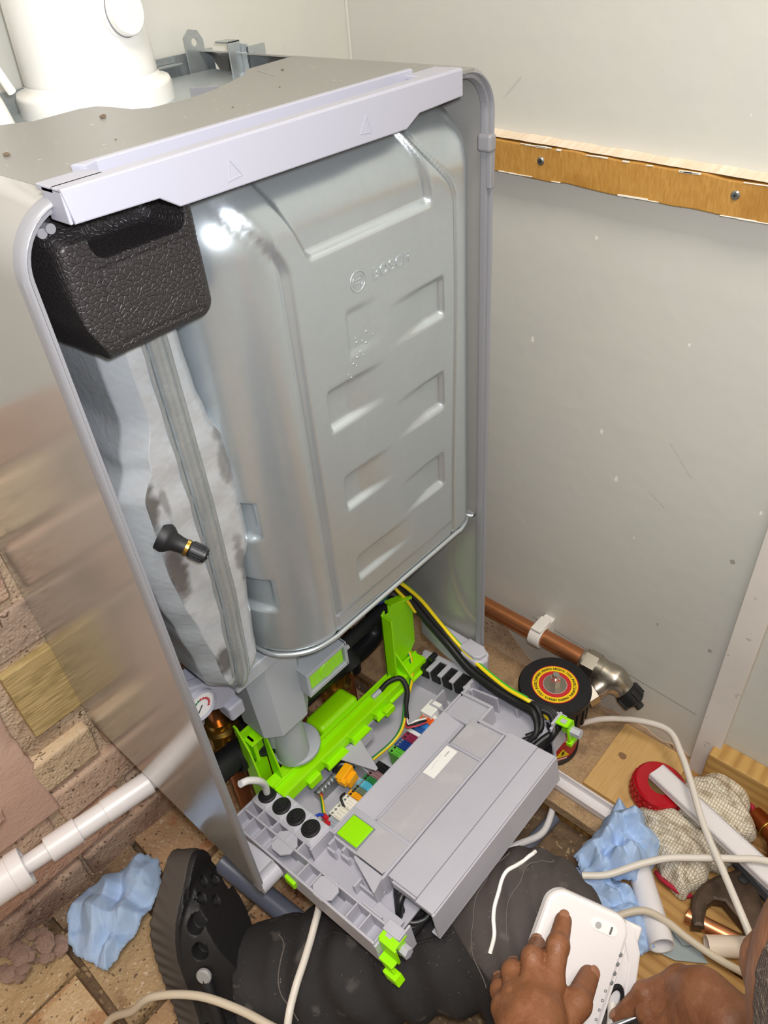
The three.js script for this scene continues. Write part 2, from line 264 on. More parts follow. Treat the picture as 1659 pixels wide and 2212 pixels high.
  mesh('plaster_patch', extr(pl, 'xy', -0.02, 0.006, 0.003), M.plaster, wb).userData.label = 'smooth pink plaster smeared over the bricks';
  const pl2 = []; for (let i = 0; i < 22; i++) { const t = i / 22 * 6.283; const r = 1 + 0.5 * (noise3(Math.cos(t) * 3, Math.sin(t) * 3, 4) - 0.5); pl2.push([-0.225 + 0.075 * r * Math.cos(t), -0.03 + 0.05 * r * Math.sin(t)]); }
  mesh('plaster_patch', extr(pl2, 'xy', -0.02, 0.012, 0.005), M.plaster, wb);

  // timber rail on the right wall
  const rail = grp('trim_1'); struct(rail, 'varnished brown timber rail screwed along the painted wall');
  const n = 60, top = [], bot = []; for (let i = 0; i <= n; i++) { const z = 0.10 + i * 0.5 / n; const yc = 0.5886 - (z - 0.2286) * 0.034; top.push([z, yc - 0.002 * noise3(z * 60, 1, 1)]); bot.push([z, yc - 0.0318 - 0.0022 * noise3(z * 45, 4, 1)]); }
  top.push([2.05, 0.527]); bot.push([2.05, 0.494]);
  mesh('timber', extr([...top, ...bot.reverse()], 'zy', XR - 0.0195, XR + 0.002, 0.0012), M.railWood, rail);
  const topEdge = []; for (let i = 0; i <= n; i++) { const z = 0.10 + i * 0.5 / n; const yc = 0.5886 - (z - 0.2286) * 0.034; topEdge.push([[XR - 0.0185 + 0.002 * noise3(z * 80, 2, 7), yc + 0.0006, z], [XR - 0.009, yc + 0.0012, z], [XR + 0.001, yc + 0.0026 + 0.0014 * noise3(z * 90, 8, 2), z]]); }
  mesh('bare_top_edge', grid(topEdge), M.rawWood, rail);
  const flakes = []; for (let i = 0; i < 26; i++) { const z = rr(0.22, 0.56); const up = rnd() > 0.45; const yc = 0.5886 - (z - 0.2286) * 0.034; const y = up ? yc - 0.0015 : yc - 0.0322; const w = rr(0.004, 0.034), hh = rr(0.0003, 0.0009); flakes.push(rbox(XR - 0.0202, XR - 0.0185, y - hh, y + hh, z - w / 2, z + w / 2, 0.0003)); }
  mesh('paint_flakes', flakes, std({ color: 0xf0ece2, roughness: 0.6 }), rail);
  for (const [y, z] of [[0.572, 0.2785], [0.5665, 0.4795]]) { const s = mesh('screw', lathe([[0, 0.0016], [0.003, 0.0016], [0.0042, 0.0004], [0.0042, -0.003]], [XR - 0.0195, y, z], [-1, 0, 0], 20), M.steel, rail); mesh('screw_slot', [rbox(XR - 0.0213, XR - 0.0208, y - 0.0004, y + 0.0004, z - 0.002, z + 0.002, 0), rbox(XR - 0.0213, XR - 0.0208, y - 0.002, y + 0.002, z - 0.0004, z + 0.0004, 0)], M.darkSteel, s); }
  // white batten standing on the wall
  const bat = grp('trim_2'); struct(bat, 'white painted vertical batten on the grey wall');
  mesh('batten', rbox(XR - 0.014, XR + 0.001, YF, 0.54, 0.588, 0.622, 0.0015), M.whitePaint, bat);
  // pine beam along the foot of the wall
  const beam = grp('baseboard_right'); struct(beam, 'sawn pine beam along the foot of the grey wall');
  mesh('beam', rbox(XR - 0.03, XR, YF, -0.165, 0.612, 2.08, 0.002), M.pineBeam, beam);
  // floor
  const fl = grp('floor'); struct(fl, 'floor of broken stone and earth with timber boards laid over part');
  const rows = []; for (let j = 0; j <= 60; j++) { const row = []; for (let i = 0; i <= 60; i++) { const x = -0.7 + i * 0.0215, z = -0.02 + j * 0.0205; row.push([x, YS - 0.006 + 0.010 * (fbm(x * 14, z * 14, 2, 4) - 0.5), z]); } rows.push(row.reverse()); }
  mesh('earth', [grid(rows)], M.dirt, fl);
  mesh('slab', rbox(-1.7, XR + 0.1, -0.42, YS - 0.016, -0.1, 2.2, 0), M.dirt, fl);
  mesh('slab_cover', rbox(-1.7, -0.66, YS - 0.05, YS, -0.1, 2.2, 0), M.chipboard, fl); mesh('slab_cover', rbox(-0.66, 0.26, YS - 0.05, YS, 1.2, 2.2, 0), M.chipboard, fl);
  const sv = [0, 1, 2].map(k => { const c = clean(new RoundedBoxGeometry(1, 0.04, 1, 4, 0.012)), p = c.attributes.position; for (let i = 0; i < p.count; i++) { const x = p.getX(i), y = p.getY(i), z = p.getZ(i); p.setXYZ(i, x + 0.05 * (noise3(x * 3 + k * 7, z * 3, 1) - 0.5), y + 0.012 * (noise3(x * 4, z * 4 + k * 5, 6) - 0.5), z + 0.05 * (noise3(x * 3, z * 3 + k * 3, 9) - 0.5)); } c.computeVertexNormals(); return c; });
  let sn = 0;
  const stone = (x0, x1, z0, z1, y, mi, rot = 0) => { const g = sv[sn++ % 3].clone(); g.scale(x1 - x0, 1, z1 - z0); const m = mesh('stone', g, M.stones[mi], fl); m.position.set((x0 + x1) / 2, y - 0.02, (z0 + z1) / 2); m.rotation.y = rot; };
  stone(-0.168, -0.07, 0.035, 0.205, -0.292, 1); stone(-0.165, -0.03, -0.01, 0.03, -0.285, 3); stone(-0.31, -0.176, 0.0, 0.10, -0.276, 1, 0.03); stone(-0.31, -0.178, 0.105, 0.27, -0.272, 0, 0.02); stone(-0.17, -0.06, 0.212, 0.33, -0.298, 2);
  stone(-0.025, 0.06, -0.005, 0.10, -0.286, 2); stone(0.02, 0.105, 0.11, 0.20, -0.288, 1, 0.06); stone(-0.06, 0.012, 0.11, 0.20, -0.296, 3); stone(0.07, 0.2, 0.0, 0.1, -0.288, 0); stone(0.115, 0.21, 0.11, 0.21, -0.288, 2, -0.05); stone(0.01, 0.1, 0.21, 0.30, -0.292, 0, 0.1);
  stone(0.21, 0.3, 0.01, 0.11, -0.284, 1); stone(0.22, 0.31, 0.12, 0.22, -0.288, 3); stone(0.31, 0.395, 0.02, 0.14, -0.284, 2); stone(0.32, 0.4, 0.16, 0.27, -0.29, 0); stone(-0.5, -0.32, 0.0, 0.12, -0.278, 2); stone(-0.5, -0.325, 0.13, 0.3, -0.28, 1); stone(0.12, 0.22, 0.23, 0.32, -0.292, 1); stone(-0.29, -0.18, 0.28, 0.4, -0.285, 3); stone(-0.05, 0.0, 0.215, 0.31, -0.296, 0); stone(0.24, 0.33, 0.24, 0.34, -0.294, 2, 0.1);
  // timber boards
  mesh('chipboard', rbox(0.405, XR, YF - 0.02, YF, 0.0, 0.552, 0.002), M.chipboard, fl);
  mesh('joist', rbox(0.42, 0.46, YS - 0.01, YF - 0.02, 0.0, 0.9, 0.002), M.pine, fl); mesh('joist', rbox(0.27, 0.40, YS - 0.01, YF - 0.021, 0.556, 0.6, 0.002), M.chipboard, fl);
  mesh('plywood_patch', rbox(0.4575, 0.5895, YF, YF + 0.006, 0.4825, 0.588, 0.0008), M.ply, fl);
  for (const [a, b, dy] of [[0.27, 0.352, 0], [0.354, 0.44, 0.001], [0.442, 0.52, -0.001], [0.522, XR, 0.0005]]) mesh('floor_plank', rbox(a, b, YF - 0.02, YF - 0.0005 + dy, 0.555, 2.1, 0.0018), M.pine, fl);
}
const font = await new FontLoader().loadAsync('fonts/droid/droid_sans_bold.typeface.json');
{
  M.casePaint = phy({ color: 0x9a9894, roughness: 0.17, clearcoat: 0.5, clearcoatRoughness: 0.12, bumpMap: tex(128, 0.05, (u, v) => grey(tfbm(u, v, 8, 3)), false), bumpScale: 0.00003 });
  M.topPaint = std({ map: tex(512, 0.42, (u, v) => { let c = mixc(hex(0x868581), hex(0x8d8c89), tfbm(u, v, 6, 4)); if (tfbm(u, v, 110, 2, 5) > 0.9) c = mixc(c, hex(0xcfcabd), 0.8); return c; }), roughness: 0.42 });
  M.rim = std({ color: 0x88888c, roughness: 0.32 });
  M.greyPlastic = std({ map: tex(256, 0.2, (u, v) => mixc(hex(0xb4b3bd), hex(0xbab9c2), tfbm(u, v, 8, 4))), roughness: 0.42 });
  M.greyDusty = std({ map: tex(512, 0.16, (u, v) => { let c = hex(0xb3b1b7); return mixc(c, hex(0xc8c6c8), smooth(0.5, 0.72, tfbm(u, v, 5, 5, 3)) * 0.5); }), roughness: 0.55 });
  M.greyDark = std({ color: 0x86868c, roughness: 0.4 });
  M.railPlastic = std({ color: 0xa6a7b3, roughness: 0.4 });
  M.trapGrey = std({ color: 0xadb3b8, roughness: 0.5 });
  M.green = std({ color: 0x9be800, roughness: 0.38 });
  M.black = std({ color: 0x17171a, roughness: 0.42 });
  M.blackMatt = std({ color: 0x141414, roughness: 0.75 });
  M.rubber = std({ color: 0x161618, roughness: 0.55 });
  M.brass = std({ color: 0xc29b4a, metalness: 0.95, roughness: 0.28 });
  M.copper = std({ map: tex(256, 0.2, (u, v) => mixc(hex(0xd6946a), hex(0xc07c4e), tfbm(u, v, 8, 4))), metalness: 0.85, roughness: 0.3 });
  M.white = std({ color: 0xeceaea, roughness: 0.3 });
  M.flueWhite = phy({ color: 0xeeeeea, roughness: 0.22 });
  const gal = (u, v, s) => { const a = tfbm(u, v, 12, 5, s), b = noise3(Math.floor(u * 90 + 3 * a), Math.floor(v * 90 + 3 * tfbm(u, v, 16, 2, s + 2)), s); return mixc(mixc(hex(0xa3a9aa), hex(0xb9bfbf), a), hex(0x9aa3a8), 0.35 * b); };
  M.galv = std({ map: tex(512, 0.25, (u, v) => gal(u, v, 1)), metalness: 0.6, roughness: 0.34, roughnessMap: tex(128, 0.06, (u, v) => [0, 0.75 + 0.3 * tfbm(u, v, 8, 4), 0], false) });
  // casing front: mottled zinc
  M.casing = std({ map: tex(1024, 0.44, (u, v) => {
    let c = gal(u, v, 4); c = mixc(c, hex(0xc6cfd4), 0.7);
    return c;
  }), metalness: 0.7, roughness: 0.28 });
  M.vesselMat = std({ map: tex(512, 0.44, (u, v) => {
    const x = u * 0.44, y = v * 0.44 + (v < 0.5 ? 0.44 : 0);              // y 0.22 .. 0.66
    let c = mixc(gal(u, v, 8), hex(0xc9cfd6), 0.65); c = mixc(c, hex(0xb2b4b6), 0.4 * smooth(0.5, 0.7, fbm(u * 30, v * 60, 4, 3)));
    const n = fbm(u * 30, v * 50, 3, 4);
    for (const [a, b, w, h, k] of [[0.036, 0.478, 0.010, 0.034, 0.8], [0.042, 0.402, 0.012, 0.035, 0.85], [0.106, 0.478, 0.008, 0.04, 0.45], [0.058, 0.288, 0.014, 0.022, 0.8], [0.098, 0.385, 0.007, 0.03, 0.5], [0.050, 0.47, 0.004, 0.02, 0.4]]) { const d = Math.hypot((x - a) / w, (y - b) / h) + 1.1 * (n - 0.5); c = mixc(c, hex(0x5b5856), k * smooth(1.05, 0.35, d)); }
    return c;
  }), metalness: 0.4, roughness: 0.3, bumpMap: tex(128, 0.04, (u, v) => grey(tfbm(u, v, 10, 3)), false), bumpScale: 0.00025 });
  // moulded bead foam
  const cells = 18, cp = Array.from({ length: cells * cells }, () => [rnd(), rnd()]);
  const vor = (u, v) => { const x = u * cells, y = v * cells, xi = Math.floor(x), yi = Math.floor(y); let a = 9, b = 9; for (let j = -1; j <= 1; j++) for (let i = -1; i <= 1; i++) { const p = cp[((yi + j + cells) % cells) * cells + (xi + i + cells) % cells]; const d = Math.hypot(x - xi - i - p[0], y - yi - j - p[1]); if (d < a) { b = a; a = d; } else if (d < b) b = d; } return b - a; };
  M.foam = std({ color: 0x2b2829, roughness: 0.42, bumpMap: tex(512, 0.055, (u, v) => grey(smooth(0, 0.25, vor(u, v))), false), bumpScale: 0.0004 });
}
const H = 0.692, W = 0.4, D = 0.342;
const boiler = thing('gas_boiler', 'grey wall-hung gas boiler with its front cover off, showing galvanised casing', 'boiler');
{
  // side panels: sheet swept up the side and round the top corner, with a rolled front rim
  const path = (mir) => { const p = [], R = 0.036; const add = (x, y, nx, ny) => p.push([mir ? W - x : x, y, mir ? -nx : nx, ny]);
    for (let i = 0; i <= 24; i++) add(0, (H - R) * i / 24, 1, 0);
    for (let i = 1; i <= 12; i++) { const t = i / 12 * Math.PI / 2; add(R - R * Math.cos(t), H - R + R * Math.sin(t), Math.cos(t), -Math.sin(t)); } return p; };
  const sweep = (pth, prof, mir) => { const rows = pth.map(([x, y, nx, ny]) => prof.map(([n, z]) => [x + nx * n, y + ny * n, z])); const g = grid(rows, false); const flat = clean(g); flat.computeVertexNormals(); const a = rows[0], b = rows[rows.length - 1]; const out = [toCrease(g)]; return merge(out.concat([capRing(a, !mir), capRing(b, mir)])); };
  function toCrease(g) { const n = clean(g); n.deleteAttribute('normal'); const w = mergeVertices(n, 1e-6); w.computeVertexNormals(); const c = clean(w); // crease by angle
    const p = n.attributes.position, a = V(), b = V(), cc = V(), fn = V(), vn = V(); const nor = c.attributes.normal; for (let i = 0; i < p.count; i += 3) { a.fromBufferAttribute(p, i); b.fromBufferAttribute(p, i + 1); cc.fromBufferAttribute(p, i + 2); fn.copy(b).sub(a).cross(cc.clone().sub(a)).normalize(); for (let k = 0; k < 3; k++) { vn.fromBufferAttribute(nor, i + k); if (vn.dot(fn) < 0.93) nor.setXYZ(i + k, fn.x, fn.y, fn.z); } } return c; }
  const prof = [[0.0012, 0.004], [0, 0.004], [0, D - 0.008]];
  const rimP = [[0, D - 0.008], [0.0004, D - 0.003], [0.002, D - 0.0006], [0.0032, D], [0.0038, D - 0.0008], [0.0041, D - 0.0035], [0.0068, D - 0.0035], [0.0073, D - 0.005], [0.0073, D - 0.010], [0.0016, D - 0.010]];
  for (const mir of [false, true]) {
    const sp = mesh('side_panel', sweep(path(mir), [...prof, [0.0012, D - 0.008], [0.0012, 0.004]], mir), M.casePaint, boiler);
    mesh('front_rim', sweep(path(mir), rimP, mir), M.rim, sp);
    if (mir) { mesh('hook', [rbox(0.389, 0.3985, 0.628, 0.642, D - 0.012, D + 0.002, 0.003), rbox(0.392, 0.3985, 0.60, 0.632, D - 0.004, D + 0.0006, 0.001)], M.rim, sp); }
    else { mesh('screw_boss', [cyl([0.022, 0.674, 0.318], [0.022, 0.674, 0.331], 0.0026), cyl([0.0262, 0.6755, 0.318], [0.0262, 0.6755, 0.333], 0.0026)], M.rim, sp); }
  }
  mesh('back_plate', rbox(0.004, 0.396, 0.10, 0.66, 0.006, 0.012, 0.001), M.galv, boiler);
  // top panel and its openings
  const tp = [[0.034, 0.345], [0.366, 0.345], [0.366, 0.152], [0.303, 0.1605], [0.289, 0.178], [0.2416, 0.2018], [0.2265, 0.207], [0.204, 0.212], [0.176, 0.2095], [0.168, 0.200], [0.166, 0.175], [0.163, 0.162], [0.152, 0.157], [0.116, 0.161], [0.097, 0.148], [0.034, 0.140]];
  const tpm = mesh('top_panel', extr(tp, 'xz', H - 0.0022, H, 0), M.topPaint, boiler);
  mesh('panel_slit', [rbox(-0.0009, 0.0009, H - 0.001, H + 0.0004, 0, 0.037, 0.0003).rotateY(-0.34).translate(0.303, 0, 0.1765)], M.rim, tpm); mesh('panel_fold', [rbox(-0.011, 0.011, H - 0.006, H + 0.0012, -0.0008, 0.0008, 0.0003).rotateY(-0.9).translate(0.2365, 0, 0.192)], M.rim, tpm);
  mesh('deck_plate', [rbox(0.03, 0.39, 0.663, 0.666, 0.006, 0.30, 0.0005), rbox(0.025, 0.39, 0.664, 0.690, 0.004, 0.0065, 0.0005)], M.galv, boiler);
  // hanging bracket, clips and screws on the deck
  const ear = [[0.349, 0.664], [0.371, 0.664], [0.371, 0.700], [0.366, 0.708], [0.356, 0.710], [0.349, 0.704]];
  mesh('hanging_bracket', [extr(ear, 'xy', 0.018, 0.0195, 0.0002, [circ(0.3605, 0.699, 0.0036, 16)]), rbox(0.345, 0.376, 0.6655, 0.667, 0.018, 0.060, 0.0004), extr([[0.371, 0.665], [0.382, 0.665], [0.380, 0.684], [0.374, 0.688], [0.371, 0.684]], 'xy', 0.016, 0.0175, 0.0002)], M.galv, boiler);
  mesh('bracket_rail', [rbox(0.26, 0.345, 0.666, 0.684, 0.006, 0.0085, 0.0005), rbox(0.26, 0.345, 0.682, 0.684, 0.006, 0.016, 0.0005), rbox(0.335, 0.37, 0.6665, 0.6685, 0.060, 0.066, 0.0005), rbox(0.33, 0.375, 0.6665, 0.670, 0.076, 0.079, 0.0005)], M.galv, boiler);
  mesh('clip', [rbox(0.352, 0.366, 0.666, 0.702, 0.079, 0.0805, 0.0004), rbox(0.352, 0.366, 0.7005, 0.702, 0.062, 0.0805, 0.0004), rbox(0.366, 0.388, 0.666, 0.697, 0.088, 0.0895, 0.0004), rbox(0.366, 0.3675, 0.666, 0.699, 0.079, 0.0895, 0.0004), rbox(0.352, 0.387, 0.6665, 0.669, 0.0805, 0.112, 0.0005)], M.galv, boiler);
  mesh('cam_screw', lathe([[0, 0.006], [0.0034, 0.006], [0.004, 0.005], [0.004, 0.001], [0.0058, 0.001], [0.0058, 0]], [0.302, 0.666, 0.098], [0, 1, 0], 20), M.steel, boiler);
  mesh('stud', [cyl([0.263, 0.666, 0.176], [0.263, 0.674, 0.176], 0.0025), cyl([0.271, 0.666, 0.186], [0.271, 0.676, 0.186], 0.0022), rbox(0.252, 0.285, 0.666, 0.670, 0.165, 0.2, 0.001)], M.darkSteel, boiler);
  mesh('dark_hose', tube([[0.105, 0.65, 0.03], [0.118, 0.70, 0.035], [0.128, 0.715, 0.05], [0.14, 0.70, 0.06]], 0.012, 20, 12), M.black, boiler);
  // plastic front rail
  const fr = [[0.0272, 0.6968], [0.0296, 0.6800], [0.0784, 0.6790], [0.0897, 0.6718], [0.2768, 0.6704], [0.2909, 0.6775], [0.3395, 0.6790], [0.3395, 0.6960]];
  const railG = extr(fr, 'xy', 0.3515, 0.3545, 0.0008);
  const topG = [rbox(0.0272, 0.3395, 0.6945, 0.6968, 0.344, 0.3535, 0.0008), rbox(0.0272, 0.056, 0.6935, 0.6968, 0.33, 0.347, 0.0008), rbox(0.305, 0.3395, 0.6935, 0.6965, 0.33, 0.347, 0.0008), rbox(0.056, 0.305, 0.690, 0.6925, 0.331, 0.346, 0.0006), extr([[0.05, 0.3262], [0.315, 0.3262], [0.312, 0.3315], [0.296, 0.3305], [0.062, 0.3305], [0.054, 0.3335]], 'xz', 0.6915, 0.6992, 0.0008), rbox(0.0272, 0.0292, 0.680, 0.6965, 0.335, 0.3535, 0.0008), rbox(0.338, 0.3395, 0.68, 0.6955, 0.335, 0.3535, 0.0008)];
  const rl = mesh('front_rail', [railG, ...topG], M.railPlastic, boiler);
  const tri = (x, s) => { const P = [[x - 0.005 * s, 0.6762], [x + 0.0055 * s, 0.6772], [x - 0.0015 * s, 0.6868]]; const o = []; for (let i = 0; i < 3; i++) { const [a, b] = [P[i], P[(i + 1) % 3]]; o.push(cyl([a[0], a[1], 0.3546], [b[0], b[1], 0.3546], 0.00025, 0.00025, 6)); } return o; };
  mesh('moulded_mark', [...tri(0.128, 1)], M.railPlastic, rl); mesh('moulded_mark', [...tri(0.2365, -1)], M.railPlastic, rl);

  // ---- galvanised combustion casing
  const zf = 0.333, xl = 0.104, xr = 0.3925, yb = 0.243, yt = 0.676;
  const cellsP = [ // x0,x1,y0,y1, side that stays deep (1 right, -1 left), depth
    [0.262, 0.337, 0.5072, 0.5462, 1, 0.0052], [0.217, 0.262, 0.519, 0.559, -1, 0.0014],
    [0.189, 0.262, 0.4645, 0.5035, -1, 0.0052], [0.262, 0.3342, 0.417, 0.4577, 1, 0.0052],
    [0.195, 0.262, 0.381, 0.4186, -1, 0.005], [0.262, 0.331, 0.328, 0.37, 1, 0.005],
    [0.198, 0.285, 0.2935, 0.3255, -1, 0.0042]];
  const emboss = (x, y) => {
    let d = 0; const sq = (x0, x1, y0, y1, e) => smooth(0, e, x - x0) * smooth(0, e, x1 - x) * smooth(0, e, y - y0) * smooth(0, e, y1 - y);
    // raised field with a crease round it
    const lx = 0.1695 - 0.03 * smooth(0.60, 0.66, y), rx = 0.353 - 0.04 * smooth(0.60, 0.66, y) - 0.009 * smooth(0.55, 0.27, y);
    const inField = smooth(-0.004, 0.004, x - lx) * smooth(-0.004, 0.004, rx - x) * smooth(0, 0.006, y - 0.268);
    d += 0.0032 * inField; d -= 0.0012 * Math.exp(-(((x - lx + 0.003) / 0.0025) ** 2)) + 0.0022 * Math.exp(-(((x - rx - 0.003) / 0.002) ** 2));
    for (const [x0, x1, y0, y1, s, dep] of cellsP) { const e = 0.006; const inX = s > 0 ? smooth(0, x1 - x0, x - x0) * smooth(0, e, x1 - x) : smooth(0, e, x - x0) * smooth(0, x1 - x0, x1 - x) * 1.0; d -= dep * Math.min(1, 1.35 * inX) * smooth(0, e, y - y0) * smooth(0, e, y1 - y); }
    // trapezoid recess under the top rail, with a sloping foot
    const a = (0.6046 - y) / 0.034, xl2 = 0.1905 + 0.016 * a, xr2 = 0.3245 - 0.006 * a * a; const rc = smooth(0, 0.005, x - xl2) * smooth(0, 0.005, xr2 - x) * smooth(-0.001, 0.006, y - 0.605);
    d -= 0.006 * rc;
    return d;
  };
  const sec = (dx, dz) => { const L = xl + dx, R = xr - dx, F = zf - dz, RL = Math.max(0.058 - dx * 0.5, 0.01), RR = Math.max(0.028 - dx * 0.3, 0.006), zb = 0.03; const p = [];
    const seg = (a, b, n) => { for (let i = 0; i < n; i++) p.push([lerp(a[0], b[0], i / n), lerp(a[1], b[1], i / n)]); };
    seg([L, zb], [L, F - RL], 14); for (let i = 0; i < 22; i++) { const t = i / 22 * Math.PI / 2; p.push([L + RL - RL * Math.cos(t), F - RL + RL * Math.sin(t)]); }
    seg([L + RL, F], [R - RR, F], 150); for (let i = 0; i < 12; i++) { const t = i / 12 * Math.PI / 2; p.push([R - RR + RR * Math.sin(t), F - RR + RR * Math.cos(t)]); } seg([R, F - RR], [R, zb], 6); p.push([R, zb]); return p; };
  const rows = []; const ys = [];
  for (let i = 0; i <= 6; i++) { const t = i / 6 * Math.PI / 2; ys.push([yb + 0.012 - 0.012 * Math.cos(t), 0.010 * (1 - Math.sin(t)), 0.010 * (1 - Math.sin(t))]); }
  for (let i = 1; i <= 210; i++) ys.push([lerp(yb + 0.012, yt - 0.055, i / 210), 0, 0]);
  for (let i = 1; i <= 30; i++) { const t = i / 30 * Math.PI / 2; ys.push([yt - 0.055 + 0.055 * Math.sin(t), 0.026 * (1 - Math.cos(t)), 0.06 * (1 - Math.cos(t))]); }
  for (const [y, dx, dz] of ys) rows.push(sec(dx, dz).map(([x, z]) => { let k = smooth(zf - dz - 0.03, zf - dz - 0.004, z); let ex = emboss(x, y) * k; let nx = 0; if (x < xl + 0.02 && z < 0.31 && z > 0.1) { for (const yy of [0.41, 0.325]) { const t = smooth(yy - 0.022, yy - 0.016, y) * smooth(yy + 0.02, yy + 0.016, y) * smooth(0.325, 0.30, z) * smooth(0.10, 0.14, z); nx += 0.006 * t; } } return [x + nx, y, z + ex]; }));
  const cas = mesh('combustion_casing', [grid(rows.map(r => r)), capRing(rows[rows.length - 1])], M.casing, boiler);
  cas.userData.label = 'pressed galvanised casing with embossed pockets';
  // fix orientation by letting both sides show
  const rimPath = []; for (const [x, z] of sec(0.0008, 0.0008).filter((_, i) => i % 6 === 0)) rimPath.push([x, yb + 0.002, z]);
  mesh('bottom_rim', tube(rimPath, 0.0026, 160, 10), M.casing, cas);
  // embossed roundel and lettering
  const ez = zf + 0.0032;
  const em = [clean(new THREE.TorusGeometry(0.0078, 0.0005, 6, 36)).translate(0.2345, 0.5755, ez)];
  em.push(cyl([0.2315, 0.5712, ez], [0.2315, 0.5798, ez], 0.0004, 0.0004, 6), cyl([0.2375, 0.5712, ez], [0.2375, 0.5798, ez], 0.0004, 0.0004, 6), cyl([0.2315, 0.5768, ez], [0.2375, 0.5768, ez], 0.0004, 0.0004, 6), cyl([0.2315, 0.5742, ez], [0.2375, 0.5742, ez], 0.0004, 0.0004, 6));
  for (const s of [-1, 1]) em.push(clean(new THREE.TorusGeometry(0.0052, 0.0003, 6, 14, 1.6)).rotateZ(s > 0 ? -0.8 : Math.PI - 0.8).translate(0.2345, 0.5755, ez));
  const tx = clean(new TextGeometry('BOSCH', { font, size: 0.0088, depth: 0.0007, curveSegments: 4, bevelEnabled: false })); tx.computeBoundingBox(); const tb = tx.boundingBox; tx.scale(0.0435 / (tb.max.x - tb.min.x), 1, 1); tx.translate(0.2495, 0.5708, ez - 0.0002);
  mesh('embossed_lettering', [...em, tx], M.casing, cas);
  // small blisters in the zinc coating
  const bl = []; for (const [x, y, r] of [[0.2215, 0.5135, 0.0011], [0.2245, 0.5105, 0.0008], [0.2262, 0.5172, 0.0012], [0.2305, 0.5205, 0.0009], [0.2335, 0.5165, 0.0007], [0.2285, 0.5285, 0.0012], [0.2345, 0.5275, 0.0008], [0.2395, 0.5335, 0.0011], [0.2382, 0.5245, 0.0012], [0.2275, 0.5325, 0.0007], [0.2195, 0.5175, 0.0006], [0.2465, 0.5285, 0.0006], [0.2515, 0.5265, 0.0005], [0.2145, 0.5075, 0.0006], [0.2175, 0.5035, 0.0009], [0.2165, 0.5015, 0.0006], [0.2195, 0.5020, 0.0007]]) bl.push(clean(new THREE.SphereGeometry(r, 10, 6)).scale(1, 1, 0.6).translate(x, y, zf + emboss(x, y)));
  mesh('surface_blister', bl, M.casing, cas).userData.kind = 'stuff';
  for (const x of [0.262, 0.268]) mesh('stamp', [extr(circ(x, 0.6235, 0.0026, 14, 0.8, 1), 'xy', zf - 0.0125, zf - 0.0098, 0)], M.casing, cas);

  // ---- expansion vessel
  const ip = (tab, y) => { for (let i = 0; i < tab.length - 1; i++) if (y <= tab[i][0] && y >= tab[i + 1][0]) { const t = (tab[i][0] - y) / (tab[i][0] - tab[i + 1][0]); return lerp(tab[i][1], tab[i + 1][1], t * t * (3 - 2 * t)); } return y > tab[0][0] ? tab[0][1] : tab[tab.length - 1][1]; };
  const TL = [[0.64, 0.046], [0.575, 0.044], [0.538, 0.045], [0.505, 0.036], [0.477, 0.024], [0.415, 0.023], [0.377, 0.026], [0.34, 0.032], [0.292, 0.038], [0.24, 0.043]];
  const TR = [[0.64, 0.097], [0.575, 0.1], [0.542, 0.102], [0.518, 0.106], [0.493, 0.114], [0.453, 0.1165], [0.397, 0.115], [0.365, 0.104], [0.329, 0.1], [0.285, 0.096], [0.24, 0.09]];
  const vr = []; const NV = 120;
  for (let j = 0; j <= NV + 14; j++) {
    let y, ins = 0; if (j <= 14) { const t = j / 14 * Math.PI / 2; y = 0.238 + 0.03 * (1 - Math.cos(t)); ins = 0.03 * (1 - Math.sin(t)); } else y = lerp(0.268, 0.64, (j - 14) / NV);
    const L = ip(TL, y) + ins * 0.9, R = ip(TR, y) - ins * 0.6, F = 0.3075 - ins, Bz = 0.05 + ins, rl2 = 0.017, rr2 = 0.012; const ring = [];
    const arc = (cx, cz, r, a0, n) => { for (let i = 0; i <= n; i++) { const t = a0 + i / n * Math.PI / 2; ring.push([cx + r * Math.cos(t), y, cz + r * Math.sin(t)]); } };
    const RL = Math.min(rl2, (R - L) * 0.45), RR = Math.min(rr2, (R - L) * 0.45);
    // right-front, left-front, left-back, right-back (counter-clockwise seen from above, x right, z down)
    arc(R - RR, F - RR, RR, 0, 8); for (let i = 1; i < 14; i++) ring.push([lerp(R - RR, L + RL, i / 14), y, F - 0.0008 * Math.sin(i / 14 * Math.PI) * Math.sin(y * 160)]); for (const [a, b] of [[0.0135, 0], [0.0128, 0.0001], [0.0122, 0.0006], [0.008, 0.0055], [0.004, 0.0105], [0.0012, 0.0145], [0.0004, 0.016], [0.0, 0.018]]) ring.push([L + Math.min(a, RL * 1.2), y, F - b]); arc(L + 0.012, Bz + 0.012, 0.012, Math.PI, 5); arc(R - 0.012, Bz + 0.012, 0.012, Math.PI * 1.5, 5); vr.push(ring);
  }
  const ves = mesh('expansion_vessel', [loft(vr)], M.vesselMat, boiler); ves.userData.label = 'flat zinc expansion vessel with crimped seam and dark smears';
  const seamX = (y) => ip([[0.62, 0.070], [0.586, 0.0715], [0.45, 0.072], [0.363, 0.070], [0.30, 0.066], [0.262, 0.0625], [0.236, 0.06]], y);
  const seam = (dx, dz, r, y0) => { const p = []; for (let i = 0; i <= 16; i++) { const y = lerp(0.63, y0, i / 16); p.push([seamX(y) + dx, y, 0.3085 + dz]); } p.push([seamX(y0) + dx, y0 - 0.014, 0.300 + dz], [seamX(y0) + dx, y0 - 0.026, 0.275], [seamX(y0) + dx, y0 - 0.028, 0.2]); return tube(p, r, 90, 10); };
  mesh('seam', [seam(0.005, 0, 0.0062, 0.262), seam(0.0125, -0.002, 0.0035, 0.262), seam(-0.0025, -0.0012, 0.0018, 0.27)], M.galv, ves);
